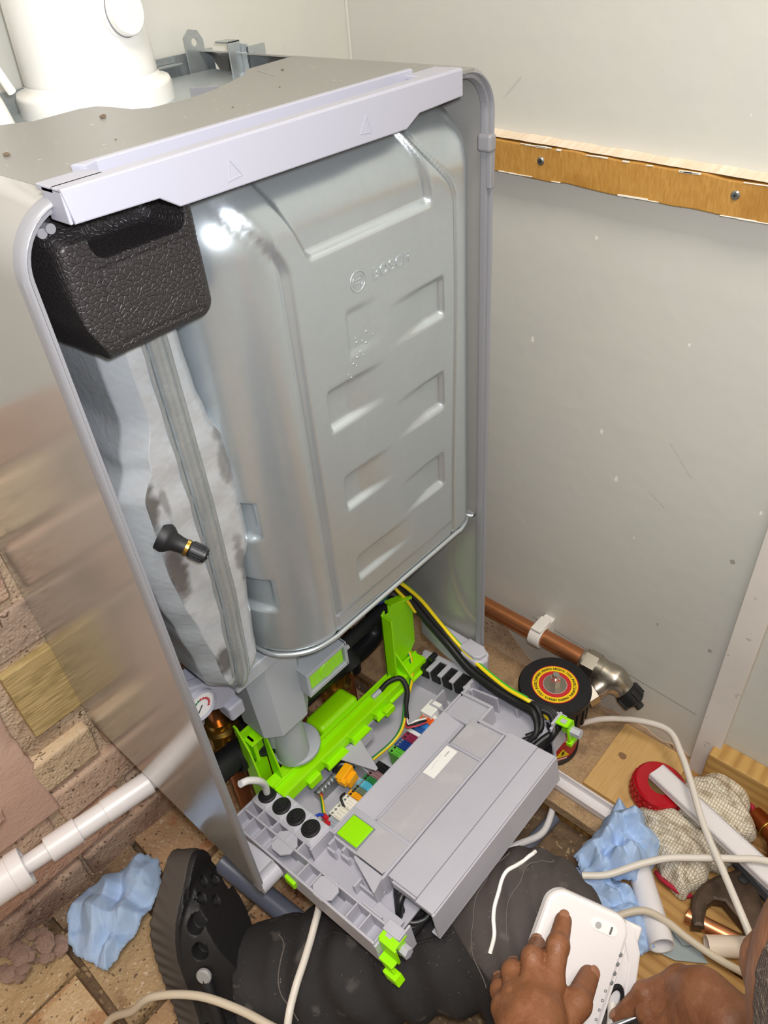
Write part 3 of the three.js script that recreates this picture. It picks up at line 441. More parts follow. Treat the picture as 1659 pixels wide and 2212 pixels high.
  const vd = V(0.46, -0.5, 0.73).normalize(), vp = [0.042, 0.4445, 0.3065]; const at = (t) => [vp[0] + vd.x * t, vp[1] + vd.y * t, vp[2] + vd.z * t], va = vd.toArray();
  mesh('valve_grommet', lathe([[0.0105, -0.004], [0.0112, 0.001], [0.0098, 0.004], [0.0068, 0.0075], [0.0058, 0.013], [0.0058, 0.0165]], vp, va, 28, false), M.rubber, ves);
  mesh('valve_neck', lathe([[0.0056, 0], [0.0062, 0.0005], [0.0062, 0.003], [0.0054, 0.0035]], at(0.016), va, 24), M.brass, ves);
  const cap = [lathe([[0.0058, 0], [0.0064, 0.001], [0.006, 0.0125], [0.0045, 0.0138], [0, 0.0138]], at(0.0195), va, 28), lathe([[0.0026, 0], [0.0026, 0.0008], [0.0018, 0.0008], [0.0018, 0]], at(0.0333), va, 18)];
  const q = new THREE.Quaternion().setFromUnitVectors(V(0, 1, 0), vd); for (let i = 0; i < 20; i++) { const a = i / 20 * 6.283; const g = rbox(-0.0004, 0.0004, 0.0015, 0.011, 0.0056, 0.0069, 0.0002).rotateY(a).applyQuaternion(q); g.translate(...at(0.0195)); cap.push(g); }
  mesh('valve_cap', cap, M.black, ves);

  // ---- black bead-foam block
  const fo = (x, y, z) => {
    let d = sdRBox(x, y, z, [0.060, 0.645, 0.292], [0.051, 0.047, 0.047], 0.012);
    d = Math.max(d, -((x - 0.013) * 0.95 + (y - 0.642) * 0.42 + (0.30 - z) * 0.06) + 0.0 - 0.0);             // slanted left flank
    d = Math.max(d, (y - 0.668) * 0.82 + (z - 0.322) * 0.42 - 0.006);
    const hollow = sdRBox(x, y, z, [0.071, 0.676, 0.325], [0.030, 0.021, 0.025], 0.008); d = Math.max(d, -hollow);
    const side = sdRBox(x, y, z, [0.008, 0.648, 0.31], [0.014, 0.03, 0.035], 0.012); d = -smin(-d, side, 0.008);
    d = Math.max(d, y - 0.684);
    d += 0.0008 * (Math.abs(Math.max(Math.abs(x - 0.07) - 0.028, Math.abs(y - 0.629) - 0.021)) < 0.0012 && z > 0.33 ? 1 : 0);
    return d;
  };
  const foamB = mesh('foam_block', [meshSDF(fo, [-0.002, 0.585, 0.235], [0.122, 0.705, 0.350], 0.0016)], M.foam, boiler); foamB.userData.label = 'black moulded bead-foam block';
}
{ // ---- parts under the casing
  const oct = (cx, cz, y, rx, rz, c = 0.55) => { const p = [[1, c], [c, 1], [-c, 1], [-1, c], [-1, -c], [-c, -1], [c, -1], [1, -c]]; return p.map(([a, b]) => [cx + a * rx, y, cz + b * rz]); };
  const flat = (rings) => { const g = clean(loft(rings)); g.computeVertexNormals(); return g; };
  const trap = mesh('condensate_trap', [flat([oct(0.148, 0.242, 0.072, 0.026, 0.026), oct(0.147, 0.242, 0.084, 0.034, 0.032), oct(0.146, 0.242, 0.19, 0.037, 0.033), oct(0.146, 0.242, 0.222, 0.036, 0.033)]), cyl([0.153, 0.0, 0.245], [0.150, 0.09, 0.243], 0.0205, 0.021), rbox(0.088, 0.152, 0.207, 0.226, 0.252, 0.282, 0.002), lathe([[0.0, 0.006], [0.029, 0.006], [0.031, 0.004], [0.031, 0.0], [0, 0]], [0.163, -0.008, 0.238]), cyl([0.139, 0.028, 0.236], [0.138, 0.09, 0.243], 0.0115, 0.0125)].map(g => g.translate(-0.016, 0, 0)), M.trapGrey, boiler);
  trap.userData.label = 'moulded grey condensate trap';
  const tr = mesh('sump_catch', [rbox(0.158, 0.216, 0.128, 0.134, 0.262, 0.29, 0.001), rbox(0.158, 0.216, 0.160, 0.165, 0.262, 0.29, 0.001), rbox(0.156, 0.160, 0.128, 0.165, 0.262, 0.29, 0.001), rbox(0.213, 0.217, 0.128, 0.165, 0.262, 0.29, 0.001), rbox(0.158, 0.216, 0.13, 0.163, 0.258, 0.275, 0.001), cyl([0.215, 0.15, 0.286], [0.222, 0.15, 0.286], 0.0028)].map(g => g.translate(-0.008, 0, 0)), M.trapGrey, boiler);
  mesh('green_insert', [rbox(0.161, 0.212, 0.135, 0.160, 0.2755, 0.2875, 0.002), lathe([[0, 0.0015], [0.011, 0.0015], [0.0118, 0]], [0.187, 0.147, 0.2872], [0, 0, 1], 24)].map(g => g.translate(-0.008, 0, 0)), M.green, tr);
  // corrugated drain hose
  const hp = new THREE.CatmullRomCurve3([V(0.138, 0.03, 0.235), V(0.130, 0.016, 0.228), V(0.118, 0.012, 0.218)]);
  const cor = []; for (let i = 0; i < 9; i++) { const p = hp.getPointAt(i / 8), t = hp.getTangentAt(i / 8); cor.push(clean(new THREE.TorusGeometry(0.0135, 0.0022, 8, 22)).applyQuaternion(new THREE.Quaternion().setFromUnitVectors(V(0, 0, 1), t)).translate(p.x, p.y, p.z)); }
  mesh('drain_hose', [...cor, tube([[0.138, 0.03, 0.235], [0.130, 0.016, 0.228], [0.118, 0.012, 0.218]], 0.0135, 16, 18), tube([[0.122, 0.013, 0.222], [0.105, 0.018, 0.214], [0.08, 0.025, 0.212], [0.04, 0.034, 0.215]], 0.0165, 20, 18), lathe([[0.0175, 0], [0.0195, 0.002], [0.0195, 0.018], [0.0175, 0.02]], [0.095, 0.02, 0.213], [-1, 0.2, 0], 20)], M.rubber, boiler);
  // insulated black flow pipe
  mesh('black_pipe', [tube([[0.175, 0.018, 0.20], [0.228, 0.008, 0.20], [0.271, 0.0, 0.20], [0.312, -0.003, 0.20], [0.338, 0.004, 0.199], [0.347, 0.03, 0.196], [0.348, 0.08, 0.19]], 0.0155, 60, 18), cyl([0.29, -0.018, 0.2], [0.29, -0.032, 0.2], 0.010)], M.black, boiler);
  mesh('manifold', [rbox(0.2, 0.37, 0.05, 0.09, 0.12, 0.20, 0.006), cyl([0.20, 0.06, 0.22], [0.36, 0.06, 0.22], 0.009), cyl([0.26, 0.055, 0.21], [0.26, 0.03, 0.235], 0.012)], M.blackMatt, boiler);
  // brass service valves with copper tails
  const valve = (x, y, z, s = 1) => { const v = mesh('service_valve', [lathe([[0, 0.03 * s], [0.012 * s, 0.03 * s], [0.012 * s, 0.02 * s], [0.016 * s, 0.018 * s], [0.017 * s, 0.004 * s], [0.013 * s, 0.001 * s], [0.012 * s, -0.012 * s], [0.016 * s, -0.014 * s], [0.0165 * s, -0.028 * s], [0.012 * s, -0.031 * s], [0, -0.031 * s]], [x, y, z], [0, 1, 0], 24), hexc(0.0185 * s, 0.0185 * s, 0.014 * s).translate(x, y + 0.011 * s, z), hexc(0.018 * s, 0.018 * s, 0.012 * s).translate(x, y - 0.021 * s, z), cyl([x, y, z], [x - 0.01, y, z + 0.028 * s], 0.008 * s)], M.brass, boiler); mesh('copper_tail', [cyl([x, y + 0.028 * s, z], [x, y + 0.12, z], 0.0078 * s), cyl([x, y - 0.03 * s, z], [x, -0.292, z], 0.0078 * s)], M.copper, v); return v; };
  valve(0.098, -0.01, 0.155, 1.25); valve(0.158, 0.0, 0.125, 1.3); valve(0.232, 0.0, 0.13, 1.1); valve(0.285, -0.02, 0.135, 1.2); valve(0.335, -0.02, 0.13, 1.1);
  mesh('gas_union', [lathe([[0.0, 0.03], [0.014, 0.03], [0.014, 0.012], [0.022, 0.01], [0.022, -0.006], [0.016, -0.008], [0.016, -0.03], [0.0, -0.03]], [0.262, -0.052, 0.186], [0.1, 1, 0.1], 28), hexc(0.025, 0.025, 0.014).translate(0.262, -0.055, 0.186)], M.brass, boiler);
  mesh('pipe_bracket', [rbox(0.06, 0.24, -0.04, -0.034, 0.10, 0.19, 0.001), cyl([0.122, -0.033, 0.17], [0.122, -0.025, 0.17], 0.006)], M.darkSteel, boiler);
  // pressure gauge in its moulded holder
  const holder = [[0.022, 0.250], [0.090, 0.215], [0.092, 0.20], [0.078, 0.203], [0.076, 0.176], [0.066, 0.168], [0.060, 0.186], [0.046, 0.196], [0.03, 0.189], [0.018, 0.2]];
  const gh = mesh('gauge_holder', [extr(holder, 'xy', 0.255, 0.268, 0.002), lathe([[0.0185, 0], [0.0185, 0.004], [0.0165, 0.005], [0.0165, 0.001]], [0.037, 0.2165, 0.268], [0, 0, 1], 36), rbox(0.06, 0.078, 0.17, 0.19, 0.255, 0.277, 0.003), rbox(0.01, 0.094, 0.212, 0.222, 0.225, 0.262, 0.002)], M.railPlastic, boiler);
  mesh('gauge_face', lathe([[0.0165, 0.002], [0.014, 0.0032], [0, 0.0032]], [0.037, 0.2165, 0.268], [0, 0, 1], 36), M.white, gh);
  const tick = (a0, a1, n) => Array.from({ length: n }, (_, i) => { const a = lerp(a0, a1, i / (n - 1)); return rbox(-0.0011, 0.0011, 0.0072, 0.0096, 0, 0.0003, 0).rotateZ(a).translate(0.0385, 0.2165, 0.2713); });
  mesh('gauge_scale', tick(-0.1, -2.2, 7), std({ color: 0xb8303a, roughness: 0.5 }), gh); mesh('gauge_scale', tick(0.9, 0.2, 3), std({ color: 0x1e7a4c, roughness: 0.5 }), gh); mesh('gauge_needle', [rbox(-0.0005, 0.0005, -0.001, 0.008, 0, 0.0004, 0).rotateZ(2.4).translate(0.0385, 0.2165, 0.2714)], M.black, gh);
  // moulded feet at the lower corners
  const rf = [[0.385, 0.245], [0.3965, 0.25], [0.3965, 0.345], [0.392, 0.354], [0.382, 0.359], [0.374, 0.357], [0.368, 0.348], [0.370, 0.325], [0.372, 0.30], [0.376, 0.28]];
  mesh('corner_foot', [extr(rf, 'xz', -0.012, 0.02, 0.003), extr([[0.374, 0.318], [0.394, 0.322], [0.394, 0.345], [0.386, 0.354], [0.375, 0.352], [0.371, 0.344]], 'xz', 0.018, 0.026, 0.002), cyl([0.379, 0.016, 0.306], [0.379, 0.023, 0.306], 0.005)], M.greyPlastic, boiler);
  mesh('foot_slot', rbox(0.380, 0.390, 0.0195, 0.0202, 0.258, 0.282, 0), M.greyDark, boiler);
  const lf = [[0.013, 0.262], [0.026, 0.268], [0.030, 0.30], [0.032, 0.325], [0.028, 0.336], [0.003, 0.332], [0.003, 0.322], [0.011, 0.318]];
  mesh('corner_foot', [extr(lf, 'xz', -0.022, -0.006, 0.002), cyl([0.004, -0.012, 0.332], [0.030, -0.012, 0.332], 0.010), rbox(0.012, 0.02, -0.02, 0.02, 0.262, 0.285, 0.003)], M.greyPlastic, boiler);
  for (const g of [rbox(0.030, 0.040, -0.032, -0.020, 0.340, 0.356, 0.002), rbox(0.014, 0.024, 0.005, 0.035, 0.246, 0.262, 0.002)]) mesh('green_tab', g, M.green, boiler);
}
// ---------------------------------------------------------------- flue on top of the boiler
{
  const f = thing('flue_turret', 'white plastic flue turret with round test cap on boiler top', 'flue', [0.217, 0.667, 0.07]);
  mesh('base_flange', [lathe([[0.066, 0], [0.066, 0.003], [0.0, 0.003]], [0, 0, 0], [0, 1, 0], 48), extr([[-0.08, -0.02], [-0.066, -0.04], [0, -0.06], [0.07, -0.05], [0.092, 0.02], [0.07, 0.075], [-0.04, 0.085], [-0.075, 0.05]], 'xz', -0.0, 0.0025, 0.0006), cyl([-0.075, 0.001, 0.038], [-0.075, 0.011, 0.038], 0.02), cyl([0.075, 0, 0.052], [0.075, 0.006, 0.052], 0.008)], M.flueWhite, f);
  mesh('collar', lathe([[0.0605, 0.002], [0.0625, 0.005], [0.0625, 0.021], [0.061, 0.0245], [0.0545, 0.026], [0.0535, 0.03]], [0, 0, 0], [0, 1, 0], 64, false), M.flueWhite, f);
  mesh('turret', lathe([[0.0535, 0.02], [0.0528, 0.035], [0.050, 0.10], [0.0495, 0.20], [0.0495, 0.26]], [0, 0, 0], [0, 1, 0], 64, false), M.flueWhite, f);
  const a = Math.atan2(0.97, 0.22); // direction of the test cap round the turret
  const dir = [Math.cos(a) * 0.98, 0.05, Math.sin(a) * 0.98], r0 = 0.0405, y0 = 0.073;
  const tc = mesh('test_cap', lathe([[0.019, 0], [0.019, 0.0105], [0.0165, 0.0115], [0.0162, 0.0175], [0.0152, 0.0185], [0, 0.019]], [dir[0] * r0, y0, dir[2] * r0], dir, 40), M.flueWhite, f);
  mesh('cap_ring', lathe([[0.0165, 0.0115], [0.0172, 0.012], [0.0165, 0.0125]], [dir[0] * r0, y0, dir[2] * r0], dir, 40, false), M.greyDark, tc);
  // elbow leaving towards the back
  const c = new THREE.CatmullRomCurve3([V(0, 0.25, 0), V(0, 0.30, -0.012), V(0, 0.335, -0.045), V(0, 0.345, -0.1)]);
  mesh('elbow', clean(new THREE.TubeGeometry(c, 24, 0.0495, 40)), M.flueWhite, f);
  // second white elbow beside the turret
  const c2 = thing('air_duct_elbow', 'curved white plastic duct elbow beside the flue turret', 'duct', [0.093, 0.70, 0.045]);
  mesh('duct', [tube([[0.02, -0.034, 0.03], [0.012, 0.0, 0.03], [-0.005, 0.04, 0.028], [-0.035, 0.085, 0.022], [-0.06, 0.14, 0.012]], 0.027, 40, 28)], M.flueWhite, c2);
  mesh('duct_rib', [tube([[0.048, 0.0, 0.04], [0.034, 0.03, 0.045], [0.01, 0.07, 0.045], [-0.02, 0.12, 0.04]], 0.0035, 30, 10)], M.flueWhite, c2);
}
// ---------------------------------------------------------------- control box, hinged down in front of the boiler
const box = thing('control_box', 'open grey boiler control box hinged down, with terminals and lime-green frame', 'control box', [0, -0.02, 0.27]);
box.rotation.x = -0.1815;
{
  const P = M.greyPlastic, X = (...a) => rbox(...a);   // local: x across, y up from the rim plane, z outwards
  // shell
  const sh = [];
  sh.push(X(0.097, 0.350, -0.054, -0.050, -0.022, 0.17, 0.001));                 // floor
  sh.push(X(0.070, 0.350, -0.052, -0.004, -0.024, -0.020, 0.001));               // back wall
  sh.push(X(0.346, 0.350, -0.052, -0.004, -0.022, 0.09, 0.001));                 // right inner wall
  sh.push(X(0.095, 0.099, -0.052, -0.003, -0.022, 0.082, 0.001));                // left inner wall
  // stepped right shoulder beside the right-hand grommets
  sh.push(X(0.334, 0.338, -0.045, 0.0, 0.082, 0.128, 0.001), X(0.334, 0.352, -0.045, -0.001, 0.082, 0.086, 0.001), X(0.308, 0.338, -0.03, 0.0, 0.128, 0.132, 0.001), X(0.308, 0.312, -0.03, 0.001, 0.128, 0.178, 0.001));
  sh.push(X(0.312, 0.372, -0.032, -0.028, 0.086, 0.20, 0.001));
  sh.push(extr([[0.086, -0.03], [0.128, -0.03], [0.128, -0.001], [0.086, -0.005]].map(([a, b]) => [a, b]), 'zy', 0.350, 0.353, 0.0006));
  mesh('shell', sh, P, box);
  // left arm: outer wall, pockets, dividers, ledge
  const la = [];
  la.push(X(0.034, 0.037, -0.034, -0.002, -0.030, 0.205, 0.001), X(0.034, 0.098, -0.034, -0.004, -0.033, -0.0295, 0.001));
  la.push(X(0.0545, 0.057, -0.028, -0.002, -0.030, 0.205, 0.0008), X(0.0675, 0.0695, -0.028, -0.002, -0.030, 0.078, 0.0008));
  la.push(X(0.036, 0.098, -0.034, -0.0305, -0.031, 0.205, 0.001));
  for (const w of [-0.006, 0.02, 0.046, 0.066]) la.push(X(0.0565, 0.0685, -0.028, -0.002, w - 0.0009, w + 0.0009, 0.0004));
  const scal = (w0, w1, dep) => { const rows = []; for (let j = 0; j <= 4; j++) { const u = lerp(0.037, 0.0545, j / 4), row = []; for (let i = 0; i <= 10; i++) { const t = i / 10; row.push([u, -0.004 - dep * Math.sqrt(Math.max(0, 1 - (1 - t) ** 2)), lerp(w1, w0, t)]); } rows.push(row); } return clean(grid(rows)); };
  for (const [a, b] of [[-0.030, -0.010], [-0.010, 0.012], [0.012, 0.034], [0.062, 0.088], [0.088, 0.108], [0.140, 0.163], [0.163, 0.182], [0.182, 0.204]]) { la.push(scal(a, b, 0.018)); la.push(X(0.037, 0.0545, -0.03, -0.003, b - 0.0008, b + 0.0008, 0.0004)); }
  la.push(X(0.057, 0.1, -0.026, -0.022, 0.078, 0.168, 0.001), X(0.057, 0.075, -0.026, -0.022, 0.168, 0.205, 0.001));                  // flat ledge
  la.push(X(0.066, 0.098, -0.034, -0.003, 0.0755, 0.0785, 0.001));
  la.push(X(0.057, 0.059, -0.026, -0.001, 0.168, 0.195, 0.0006), X(0.066, 0.078, -0.022, -0.008, 0.143, 0.146, 0.0006), X(0.034, 0.062, -0.034, -0.006, 0.2035, 0.207, 0.001), X(0.072, 0.0745, -0.024, -0.012, 0.146, 0.168, 0.0006));
  const oc = (u, w, r) => extr([[1, .45], [.45, 1], [-.45, 1], [-1, .45], [-1, -.45], [-.45, -1], [.45, -1], [1, -.45]].map(([a, b]) => [u + a * r, w + b * r * 1.15]), 'xz', -0.006, -0.003, 0.0005);
  la.push(oc(0.055, 0.046, 0.0135), oc(0.046, 0.124, 0.0125));
  mesh('left_arm', la, P, box);
  // grommet seats
  const gs = [X(0.069, 0.0985, -0.03, -0.001, -0.031, 0.077, 0.001)]; for (const w of [-0.0165, 0.0105, 0.0365, 0.062]) gs.push(X(0.0705, 0.0975, -0.004, 0.0005, w - 0.0118, w + 0.0118, 0.0012));
  const seat = mesh('grommet_rail', gs, std({ color: 0xbfbfc8, roughness: 0.35 }), box);
  for (const w of [-0.0165, 0.0105, 0.0365, 0.062]) mesh('cable_grommet', lathe([[0.0112, 0], [0.0112, 0.0022], [0.0102, 0.0032], [0.0082, 0.0034], [0.0078, 0.0052], [0.0058, 0.0055], [0.0055, 0.0072], [0.0036, 0.0075], [0.0032, 0.0092], [0, 0.0095]], [0.083, 0.0005, w], [0, 1, 0], 32), M.rubber, seat);
  // right arm
  const ra = [X(0.3705, 0.3735, -0.034, -0.002, 0.0, 0.215, 0.001), X(0.352, 0.3735, -0.034, -0.031, 0.0, 0.20, 0.001), X(0.352, 0.374, -0.05, 0.0, 0.205, 0.2085, 0.001), X(0.348, 0.352, -0.06, -0.005, 0.205, 0.2085, 0.001), X(0.3735, 0.377, -0.03, -0.001, 0.095, 0.118, 0.001), extr([[0.17, -0.03], [0.205, -0.03], [0.205, -0.004]], 'zy', 0.362, 0.3645, 0.0006), X(0.356, 0.368, -0.03, -0.012, 0.15, 0.153, 0.0006)];
  mesh('right_arm', ra, P, box);
  const rg = [X(0.3425, 0.372, -0.004, -0.001, -0.008, 0.002, 0.0008)]; for (const w of [0.019, 0.039, 0.059]) rg.push(X(0.3425, 0.366, -0.004, -0.0005, w - 0.0035, w + 0.0035, 0.0008)); rg.push(X(0.3655, 0.373, -0.02, -0.0005, -0.01, 0.085, 0.0008), X(0.3425, 0.368, -0.03, -0.0005, 0.079, 0.084, 0.0008));
  const gr2 = mesh('grommet_bridge', rg, P, box);
  for (const w of [0.009, 0.029, 0.049, 0.069]) { mesh('cable_grommet', [X(0.3435, 0.3655, -0.02, -0.003, w - 0.0072, w + 0.0072, 0.0008), ...[0.349, 0.3595].flatMap(u => [lathe([[0.0046, 0], [0.0046, 0.0008], [0.0032, 0.0008], [0.0032, 0.0016], [0.0016, 0.0016], [0.0014, 0.0022], [0, 0.0022]], [u, -0.003, w], [0, 1, 0], 16)])], M.rubber, gr2); }
  // cover over the circuit board
  const cov = [];
  cov.push(X(0.097, 0.334, -0.05, -0.002, 0.0805, 0.083, 0.0008));
  cov.push(extr([[0.083, -0.003], [0.1075, -0.010], [0.1125, -0.010], [0.1125, -0.0125], [0.083, -0.006]], 'zy', 0.134, 0.300, 0.0005));
  cov.push(X(0.095, 0.134, -0.012, -0.002, 0.083, 0.166, 0.001), X(0.262, 0.312, -0.012, -0.004, 0.118, 0.168, 0.0008), X(0.30, 0.335, -0.012, -0.005, 0.083, 0.13, 0.001));
  cov.push(X(0.134, 0.264, -0.014, -0.0035, 0.1155, 0.166, 0.0008));
  cov.push(X(0.088, 0.310, -0.03, -0.001, 0.1655, 0.169, 0.001), X(0.262, 0.2645, -0.006, -0.0012, 0.12, 0.166, 0.0006), X(0.1325, 0.135, -0.006, -0.0012, 0.12, 0.166, 0.0006), X(0.136, 0.262, -0.006, -0.0012, 0.1145, 0.1165, 0.0006));
  cov.push(extr([[0.128, -0.025], [0.168, -0.025], [0.168, -0.002], [0.128, -0.004]], 'zy', 0.086, 0.089, 0.0006), extr([[0.088, 0.125], [0.0905, 0.125], [0.0905, 0.166], [0.072, 0.171], [0.072, 0.169]], 'xz', -0.024, -0.002, 0.0005));
  // stepped clip beside the grommets
  cov.push(X(0.083, 0.092, -0.024, -0.004, 0.088, 0.091, 0.0006), X(0.080, 0.083, -0.024, -0.008, 0.088, 0.1, 0.0006), X(0.0865, 0.0955, -0.024, -0.004, 0.106, 0.109, 0.0006), X(0.084, 0.087, -0.024, -0.01, 0.106, 0.118, 0.0006), X(0.092, 0.0955, -0.02, -0.003, 0.088, 0.125, 0.0006));
  const cover = mesh('board_cover', cov, P, box);
  mesh('cover_field', X(0.137, 0.2615, -0.0042, -0.0028, 0.117, 0.165, 0.0003), M.greyDusty, cover);
  mesh('cover_field', X(0.092, 0.131, -0.003, -0.0012, 0.1245, 0.1645, 0.0003), M.greyDusty, cover);
  mesh('cover_field', X(0.2665, 0.308, -0.005, -0.0032, 0.12, 0.1645, 0.0003), M.greyDusty, cover);
  mesh('green_button', [X(0.0965, 0.1245, -0.004, 0.0012, 0.0905, 0.1215, 0.0008)], M.green, cover); mesh('button_seat', X(0.095, 0.126, -0.0045, -0.0005, 0.089, 0.123, 0.0005), M.greyDark, cover);
  // paper label with small print (no code squares)
  const cv = document.createElement('canvas'); cv.width = 512; cv.height = 192; const cx = cv.getContext('2d'); cx.fillStyle = '#f2f1ee'; cx.fillRect(0, 0, 512, 192); cx.fillStyle = '#3a3a3a'; cx.font = 'bold 26px sans-serif'; cx.fillText('8737602', 356, 100); cx.fillStyle = '#8b8b8b'; cx.font = '15px sans-serif'; cx.fillText('8 737 604 196 0', 150, 52); cx.fillText('FD 4 1 6', 300, 40); cx.fillText('E2  8702 4', 90, 70);
  const lt = new THREE.CanvasTexture(cv); lt.colorSpace = THREE.SRGBColorSpace;
  { const g = new THREE.BoxGeometry(0.0455, 0.0003, 0.0165); const uv = g.attributes.uv, p = g.attributes.position; for (let i = 0; i < uv.count; i++) uv.setXY(i, p.getX(i) / 0.0455 + 0.5, 0.5 - p.getZ(i) / 0.0165); const m = mesh('paper_label', clean(g), std({ map: lt, roughness: 0.6 }), cover, true); m.position.set(0.2365, -0.0025, 0.1265); }
  // deep front bar
  const fb = [X(0.094, 0.315, -0.0035, 0.0, 0.171, 0.212, 0.001), X(0.090, 0.315, -0.0045, -0.0008, 0.2115, 0.2365, 0.001), X(0.0885, 0.315, -0.040, -0.0008, 0.2335, 0.237, 0.0012), X(0.312, 0.315, -0.038, -0.001, 0.171, 0.236, 0.001), X(0.0945, 0.30, -0.016, -0.001, 0.171, 0.1735, 0.0008), X(0.0915, 0.094, -0.012, -0.002, 0.178, 0.232, 0.0006), X(0.0885, 0.315, -0.042, -0.039, 0.226, 0.237, 0.0008), X(0.12, 0.312, -0.042, -0.039, 0.171, 0.236, 0.0008), X(0.12, 0.123, -0.04, -0.002, 0.175, 0.226, 0.0006)];
  mesh('front_bar', fb, P, box);
  mesh('bar_seam', X(0.0915, 0.314, -0.0012, 0.0001, 0.2112, 0.2119, 0), M.greyDark, box);
  // green catches with hexagonal bosses
  const catchAt = (u, w, s) => { const c = mesh('green_catch', s > 0 ? [X(u, u + 0.014, -0.004, -0.001, w, w + 0.018, 0.0008), X(u, u + 0.014, -0.03, -0.001, w + 0.015, w + 0.018, 0.0008), X(u + 0.012, u + 0.014, -0.03, -0.001, w, w + 0.018, 0.0008), X(u - 0.001, u + 0.015, -0.034, -0.028, w + 0.013, w + 0.02, 0.001)] : [X(u - 0.002, u + 0.016, -0.0035, 0.0, w, w + 0.022, 0.0008), X(u - 0.004, u - 0.001, -0.022, 0.0, w + 0.002, w + 0.024, 0.0008), extr([[w + 0.004, -0.020], [w + 0.018, -0.020], [w + 0.022, -0.026], [w + 0.024, -0.034], [w + 0.014, -0.036], [w + 0.01, -0.028]], 'zy', u - 0.012, u - 0.009, 0.0006), X(u - 0.012, u - 0.001, -0.022, -0.019, w + 0.004, w + 0.022, 0.0008), extr([[w + 0.01, -0.031], [w + 0.027, -0.030], [w + 0.03, -0.038], [w + 0.013, -0.042]], 'zy', u - 0.016, u - 0.006, 0.001), X(u + 0.002, u + 0.012, -0.018, -0.002, w + 0.019, w + 0.022, 0.0006)], M.green, box); mesh('hex_boss', hexc(0.0058, 0.0058, 0.016).rotateX(Math.PI / 2).translate(u + 0.007, -0.012, w + 0.022), P, c); mesh('catch_window', X(u + 0.003, u + 0.009, -0.002, 0.0002, w + 0.005, w + 0.012, 0.0002), P, c); };
  catchAt(0.044, 0.205, -1); catchAt(0.357, 0.208, 1);
  mesh('catch_plate', [X(0.05, 0.068, -0.03, 0.004, 0.224, 0.2265, 0.0008), X(0.05, 0.062, -0.01, 0.002, 0.204, 0.226, 0.0008)], P, box);
  // interior mouldings
  mesh('ramp', [extr([[0.172, 0.0], [0.212, 0.012], [0.192, 0.062], [0.188, 0.062]], 'xz', -0.013, -0.011, 0.0005), extr([[0.002, -0.05], [0.062, -0.05], [0.062, -0.03], [0.01, -0.012], [0.002, -0.012]], 'zy', 0.186, 0.188, 0.0004), X(0.188, 0.191, -0.05, -0.026, 0.06, 0.082, 0.0006), X(0.16, 0.25, -0.016, -0.013, -0.02, 0.004, 0.0006), X(0.2, 0.235, -0.03, -0.014, -0.005, 0.012, 0.001), X(0.205, 0.208, -0.018, -0.01, -0.004, 0.01, 0.0005), X(0.222, 0.225, -0.018, -0.01, -0.004, 0.01, 0.0005), X(0.305, 0.335, -0.045, -0.012, 0.05, 0.0525, 0.0006), X(0.305, 0.3075, -0.045, -0.012, 0.052, 0.08, 0.0006)], P, box);
  // earth bar with screws and its spring clamp
  const eb = mesh('earth_bar', X(0.132, 0.168, -0.05, -0.037, -0.001, 0.010, 0.0008), M.steel, box);
  for (let i = 0; i < 6; i++) mesh('terminal_screw', [lathe([[0.0032, 0], [0.0032, 0.0024], [0.002, 0.003], [0, 0.003]], [0.136 + i * 0.0056, -0.0375, 0.0045], [0, 1, 0], 14)], M.galv, eb);
  mesh('spring_clamp', [tube([[0.168, -0.034, 0.002], [0.174, -0.026, 0.006], [0.182, -0.027, 0.013], [0.188, -0.032, 0.02]], 0.004, 24, 10), X(0.176, 0.186, -0.03, -0.018, -0.004, 0.003, 0.002), X(0.165, 0.178, -0.034, -0.026, 0.006, 0.016, 0.002)], M.darkSteel, box);
  // terminal blocks in a row
  const cols = [[0xa9aeb8, 0.0175, 4], [0xe6e2d4, 0.017, 3], [0xefebdf, 0.015, 3], [0xf0a81c, 0.008, 2], [0x6f7f6c, 0.008, 2], [0x57b7cf, 0.0105, 3], [0x2f7d44, 0.008, 2], [0x8f6f72, 0.011, 2], [0x1d1d20, 0.0125, 2], [0, 0.016, 0], [0x5fb63c, 0.012, 2], [0x1f3f86, 0.0135, 3], [0x8a2b4d, 0.0125, 2], [0xe9e9ec, 0.006, 0], [0x2f63ad, 0.008, 2], [0x3d8fdb, 0.0085, 3], [0xe9662a, 0.0105, 3], [0xece9e2, 0.006, 1]];
  let u = 0.099;
  for (const [c, w, n] of cols) { if (c) { const m = mesh('terminal_block', [X(u + 0.0003, u + w - 0.0003, -0.049, -0.021, 0.048, 0.0685, 0.0008)], std({ color: c, roughness: 0.4 }), box); const hs = []; for (let i = 0; i < n; i++) { const x = u + w * (i + 0.5) / n; hs.push(lathe([[0.0017, 0], [0.0017, 0.0006], [0, 0.0006]], [x, -0.0212, 0.0525], [0, 1, 0], 10)); } if (n) { mesh('screw_head', hs, n % 2 ? M.galv : M.blackMatt, m); const fins = []; for (let i = 0; i < n + 1; i++) { const x = u + w * (i + 0.5) / (n + 1); fins.push(X(x - 0.0006, x + 0.0006, -0.0215, -0.0192, 0.0575, 0.066, 0.0003)); } mesh('lever', fins, m.material, m); } } u += w; }
  mesh('plug_label', X(0.291, 0.315, -0.03, -0.014, 0.046, 0.064, 0.001), std({ color: 0xf2f1ec, roughness: 0.5 }), box);
